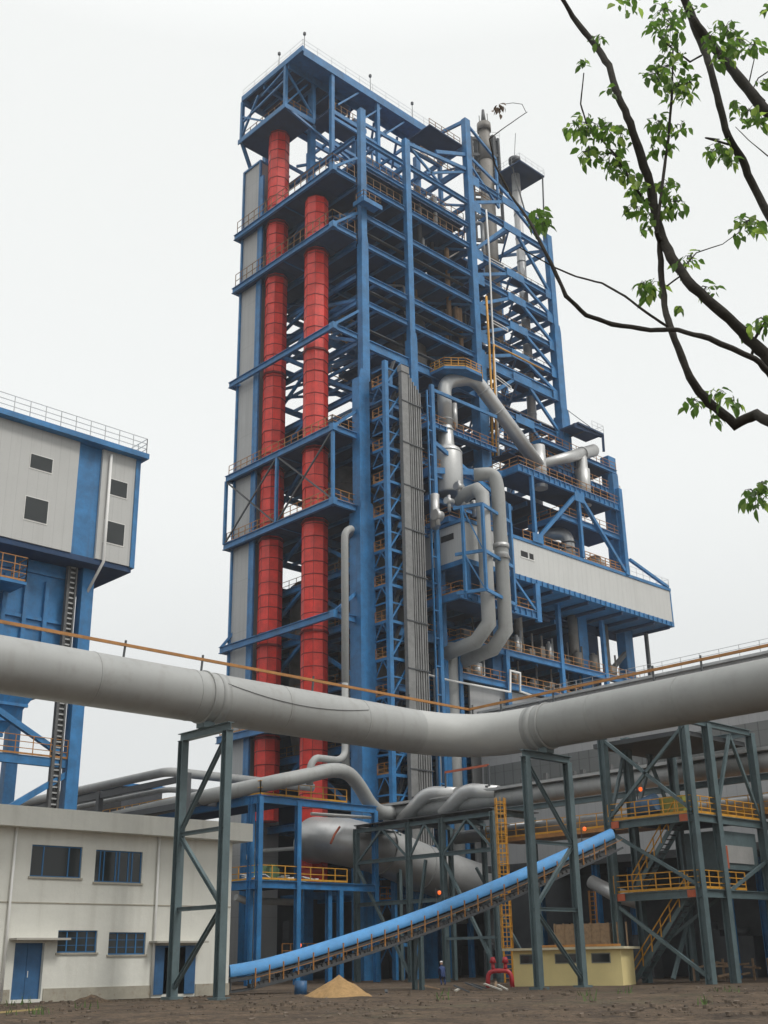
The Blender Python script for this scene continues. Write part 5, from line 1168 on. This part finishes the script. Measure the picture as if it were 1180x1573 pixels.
# stones and clods in the near soil
mb=MB(); rnd=random.Random(12)
for k in range(2600):
    dd=38+rnd.random()**1.3*34; px=-60+rnd.random()*1300; q=hit(px,1500,'d',dd); r_=.02+rnd.random()**4*.11
    vs=[(q.x+r_*rnd.uniform(.7,1.2)*cos(a_)*(1 if z_ else .9),q.y+r_*rnd.uniform(.7,1.2)*sin(a_),-.03+z_*r_*rnd.uniform(.7,1.1)) for z_ in (0,1) for a_ in (0,1.25,2.5,3.75,5)]
    mb.add(vs,[(5,6,7,8,9)]+[(i,(i+1)%5,5+(i+1)%5,5+i) for i in range(5)])
mb.build('stones',mat('soil_clods',(0.15,0.115,0.085),.95,var=.6,scale=1.5),kind='stuff')
bpy.data.objects['stones']['label']='clods and small stones scattered over the brown soil'
mb=MB()
for k in range(150):
    if k%10==0: cx_,cd=rnd.random()*1180,44+rnd.random()*22
    q=hit(cx_+rnd.gauss(0,10),1500,'d',cd+rnd.gauss(0,.5)); a_=rnd.random()*6.28; h_=.12+rnd.random()*.22; wv=Vector((cos(a_),sin(a_),0))*.03; lean=Vector((rnd.gauss(0,.08),rnd.gauss(0,.08),h_))
    b0=Vector((q.x,q.y,-.02)); mb.add([b0-wv,b0+wv,b0+lean+wv*.6,b0+lean*1.15],[(0,1,2,3)])
o=mb.build('weeds',mat('weed_green',(0.08,0.13,0.03),.8),kind='stuff'); o['label']='thin tufts of green weeds on the soil'
# ================================================================ TREE (foreground, top right)
TD=8.0
def tp(px,py,d): return hit(px,py,'d',d)
TB=tp(1560,1478,8.6); 
tree=thing('tree','leafy branches of a foreground tree hanging in at the top right, trunk outside the frame','tree',(TB.x,TB.y,0))
trunk_top=tp(1500,640,8.4)
MB().tube([(TB.x,TB.y,-.1),(TB.x+.03,TB.y,1.2),tp(1540,1000,8.5),trunk_top,tp(1480,300,8.3),tp(1420,-200,8.2)],[.2,.16,.14,.12,.10,.07],14).build('trunk',BARK,tree)
limbs=[
 ([(858,-12),(880,25),(915,70),(935,100),(950,150),(968,190),(985,240),(1003,300),(1012,352),(1030,395),(1065,440),(1110,480),(1150,520),(1182,552),(1300,640),(1480,760)],[6,8,10,11,12,13,14,15,15,16,17,18,19,20,24,30],7.9),
 ([(1046,-14),(1064,28),(1080,70),(1090,100),(1105,160),(1118,210),(1140,245),(1160,290),(1184,337),(1270,480),(1490,640)],[12,14,13,11,11,11,13,13,14,20,26],8.3),
 ([(1066,30),(1092,68),(1120,100),(1150,138),(1182,176),(1270,260),(1480,420)],[12,14,15,16,17,20,26],8.3),
 ([(752,213),(760,252),(785,300),(815,342),(840,392),(870,455),(900,484),(940,498),(1000,507),(1042,507),(1090,520),(1160,551),(1186,578),(1260,660),(1490,900)],[2,3,4,5,6,7,7.5,8,8,8,9,10,11,16,22],7.6),
 ([(752,213),(778,194),(810,172)],[2,1.5,1],7.6),
 ([(798,380),(850,410),(885,425),(925,435),(960,455),(1000,485),(1028,503)],[2,2.5,3,3.5,4,4.5,5],7.7),
 ([(1008,355),(1014,372),(1016,430),(1023,482),(1036,520),(1060,580),(1090,620),(1130,651),(1162,637),(1184,650),(1280,690),(1500,800)],[8,9,10,11,12,13,15,17,16,17,24,30],7.8),
 ([(1034,75),(1032,150),(1027,210),(1019,270),(1012,330),(1008,360)],[2.5,4,4.5,5,5,5],7.9),
 ([(897,112),(892,160),(902,192),(925,215),(945,238),(968,275),(990,310)],[2,2.5,3,3.5,4,4,4],8.0),
 ([(1010,55),(1030,72),(1060,95),(1078,85)],[2,2.5,3,3],8.1),
 ([(1105,214),(1085,212),(1120,222)],[2,3,4],8.3),
 ([(1138,355),(1110,375),(1070,388),(1055,405),(1050,420),(1024,440)],[1.2,1.5,2,2.5,2.5,3],7.9),
 ([(1160,85),(1150,130),(1175,155)],[1.5,2,3],8.2),
 ([(1195,100),(1165,120),(1150,150),(1175,170)],[1.5,2,2,2],8.4),
 ([(1045,120),(1040,145),(1030,165)],[1.5,2,2],8.0),
 ([(1190,470),(1172,500),(1160,520),(1155,545)],[3,4,5,5],8.0),
 ([(1240,720),(1200,745),(1165,760)],[4,3,2],7.7),
 ([(1180,240),(1150,215),(1130,195)],[2,1.5,1],8.4),
]
for pts,ws,d in limbs:
    n_=len(pts); P=[]; R=[]
    for i,(x,y) in enumerate(pts):
        q=tp(x,y,d+.12*sin(i*1.1)); dist=(q-EYE).length; P.append(q); R.append(max(.003,ws[i]*.5*dist/FOC*.88))
    # subdivide with jitter for knobbly bark
    P2=[];R2=[]
    for i in range(n_-1):
        for k in range(4):
            t_=k/4; P2.append(P[i].lerp(P[i+1],t_)+Vector((random.gauss(0,1),random.gauss(0,1),random.gauss(0,1)))*R[i]*.10); R2.append((R[i]*(1-t_)+R[i+1]*t_)*random.uniform(.93,1.1))
    P2.append(P[-1]); R2.append(R[-1])
    MB().tube(P2,R2,9).build('branch',BARK,tree)
clusters=[(964,8,20,.6),(1022,25,26,1.3),(1030,48,24,1.2),(1008,45,15,.6),(1062,18,14,.5),(1115,55,28,1.2),(1135,70,24,1),(1112,85,22,.9),(1160,75,14,.5),(1031,80,20,.8),(1028,115,30,1.6),(1010,125,22,.9),(1040,145,22,.9),(1060,135,16,.7),(1092,62,14,.6),
 (941,142,11,.35),(920,62,10,.25),(893,100,9,.3),(885,200,20,.8),(905,198,25,1.3),(930,205,22,1),(955,215,22,1),(905,240,18,.8),(938,248,24,1.3),(950,262,16,.7),(1013,198,24,1.1),(1046,198,11,.4),(1003,236,10,.4),(1027,230,8,.3),
 (975,282,18,.8),(985,300,20,.9),(975,325,18,.8),(993,340,14,.5),(1027,290,18,.8),(1038,318,16,.7),(1022,325,12,.5),(1147,350,22,1.5),(1105,232,18,1.0),(1095,240,12,.5),(1120,250,10,.4),(1150,180,20,.8),(1130,165,10,.4),(1172,130,8,.3),(1172,190,12,.5),
 (1060,400,13,.5),(1045,412,9,.3),(828,338,17,1.2),(835,350,10,.5),(1001,448,18,.9),(990,440,12,.5),(1042,476,6,.2),(1086,448,15,.8),(1148,512,12,.5),(1175,500,14,1),(1064,622,13,.5),(1104,612,16,.6),(1128,622,12,.3),(1098,645,7,.3),(1160,768,20,1.1),(1170,752,12,.6),(990,355,8,.2),(1178,18,8,.3)]
lv=MB()
def leaf(c,L,yawdir,droop,roll):
    d=Vector((cos(yawdir)*cos(droop),sin(yawdir)*cos(droop),-sin(droop))); s_=d.cross(Vector((0,0,1)))
    s_=s_.normalized() if s_.length>.01 else Vector((1,0,0)); nn=s_.cross(d)
    s2=s_*cos(roll)+nn*sin(roll); n2_=s2.cross(d)
    W_=L*.31; fold=-n2_*W_*.35; dr_=Vector((0,0,-L*.12))
    lv.add([c,c+d*L*.3+s2*W_*.85+fold*-1,c+d*L*.62+s2*W_*.8-fold,c+d*L+dr_,c+d*L*.62-s2*W_*.8-fold,c+d*L*.3-s2*W_*.85-fold,c+d*L*.35,c+d*L*.66],
           [(0,1,6),(1,2,7,6),(2,3,7),(0,6,5),(6,7,4,5),(7,3,4)],False)
rnd=random.Random(21); tw=MB()
for x,y,r,k in clusters:
    base=tp(x,y-r*.5,8.0)
    for i in range(int(27*k)+4):
        a_=rnd.random()*6.28; rr=r*sqrt(rnd.random())*1.05
        q=tp(x+cos(a_)*rr,y+sin(a_)*rr*.85-4,8.0+rnd.gauss(0,.16))
        leaf(q,rnd.uniform(.05,.10)*(1.1 if r>15 else .95),rnd.random()*6.28,rnd.uniform(.2,1.35),rnd.gauss(0,.6))
        if i%3==0: tw.tube([base,base.lerp(q,.5)+Vector((0,0,.02)),q],[.003,.0025,.0015],4,False)
lv.build('foliage',LEAF,tree,kind='stuff'); tw.build('twigs',BARK,tree,kind='stuff')
sv=lv; lv=MB()
for i in range(16):
    q=tp(766+rnd.gauss(0,4),166+rnd.gauss(0,5),7.6+rnd.gauss(0,.03)); leaf(q,rnd.uniform(.04,.07),rnd.random()*6.28,rnd.uniform(.5,1.5),rnd.gauss(0,.8))
lv.build('withered_leaves',DEADL,tree)
tw=MB().tube([tp(808,172,7.6),tp(802,160,7.6),tp(788,158,7.6),tp(774,160,7.6)],.0025,5).build('stalk',BARK,tree)

# ================================================================ HAZE
hz=bpy.data.materials.new('thin_haze'); hz.use_nodes=True; t=hz.node_tree; t.nodes.clear()
o_=t.nodes.new('ShaderNodeOutputMaterial'); v_=t.nodes.new('ShaderNodeVolumePrincipled'); v_.inputs['Color'].default_value=(0.93,0.95,0.97,1); v_.inputs['Density'].default_value=0.0003; v_.inputs['Anisotropy'].default_value=0.2
t.links.new(v_.outputs[0],o_.inputs['Volume'])
MB().box(-110,110,-110,110,-1.5,126).build('haze',hz,kind='stuff')
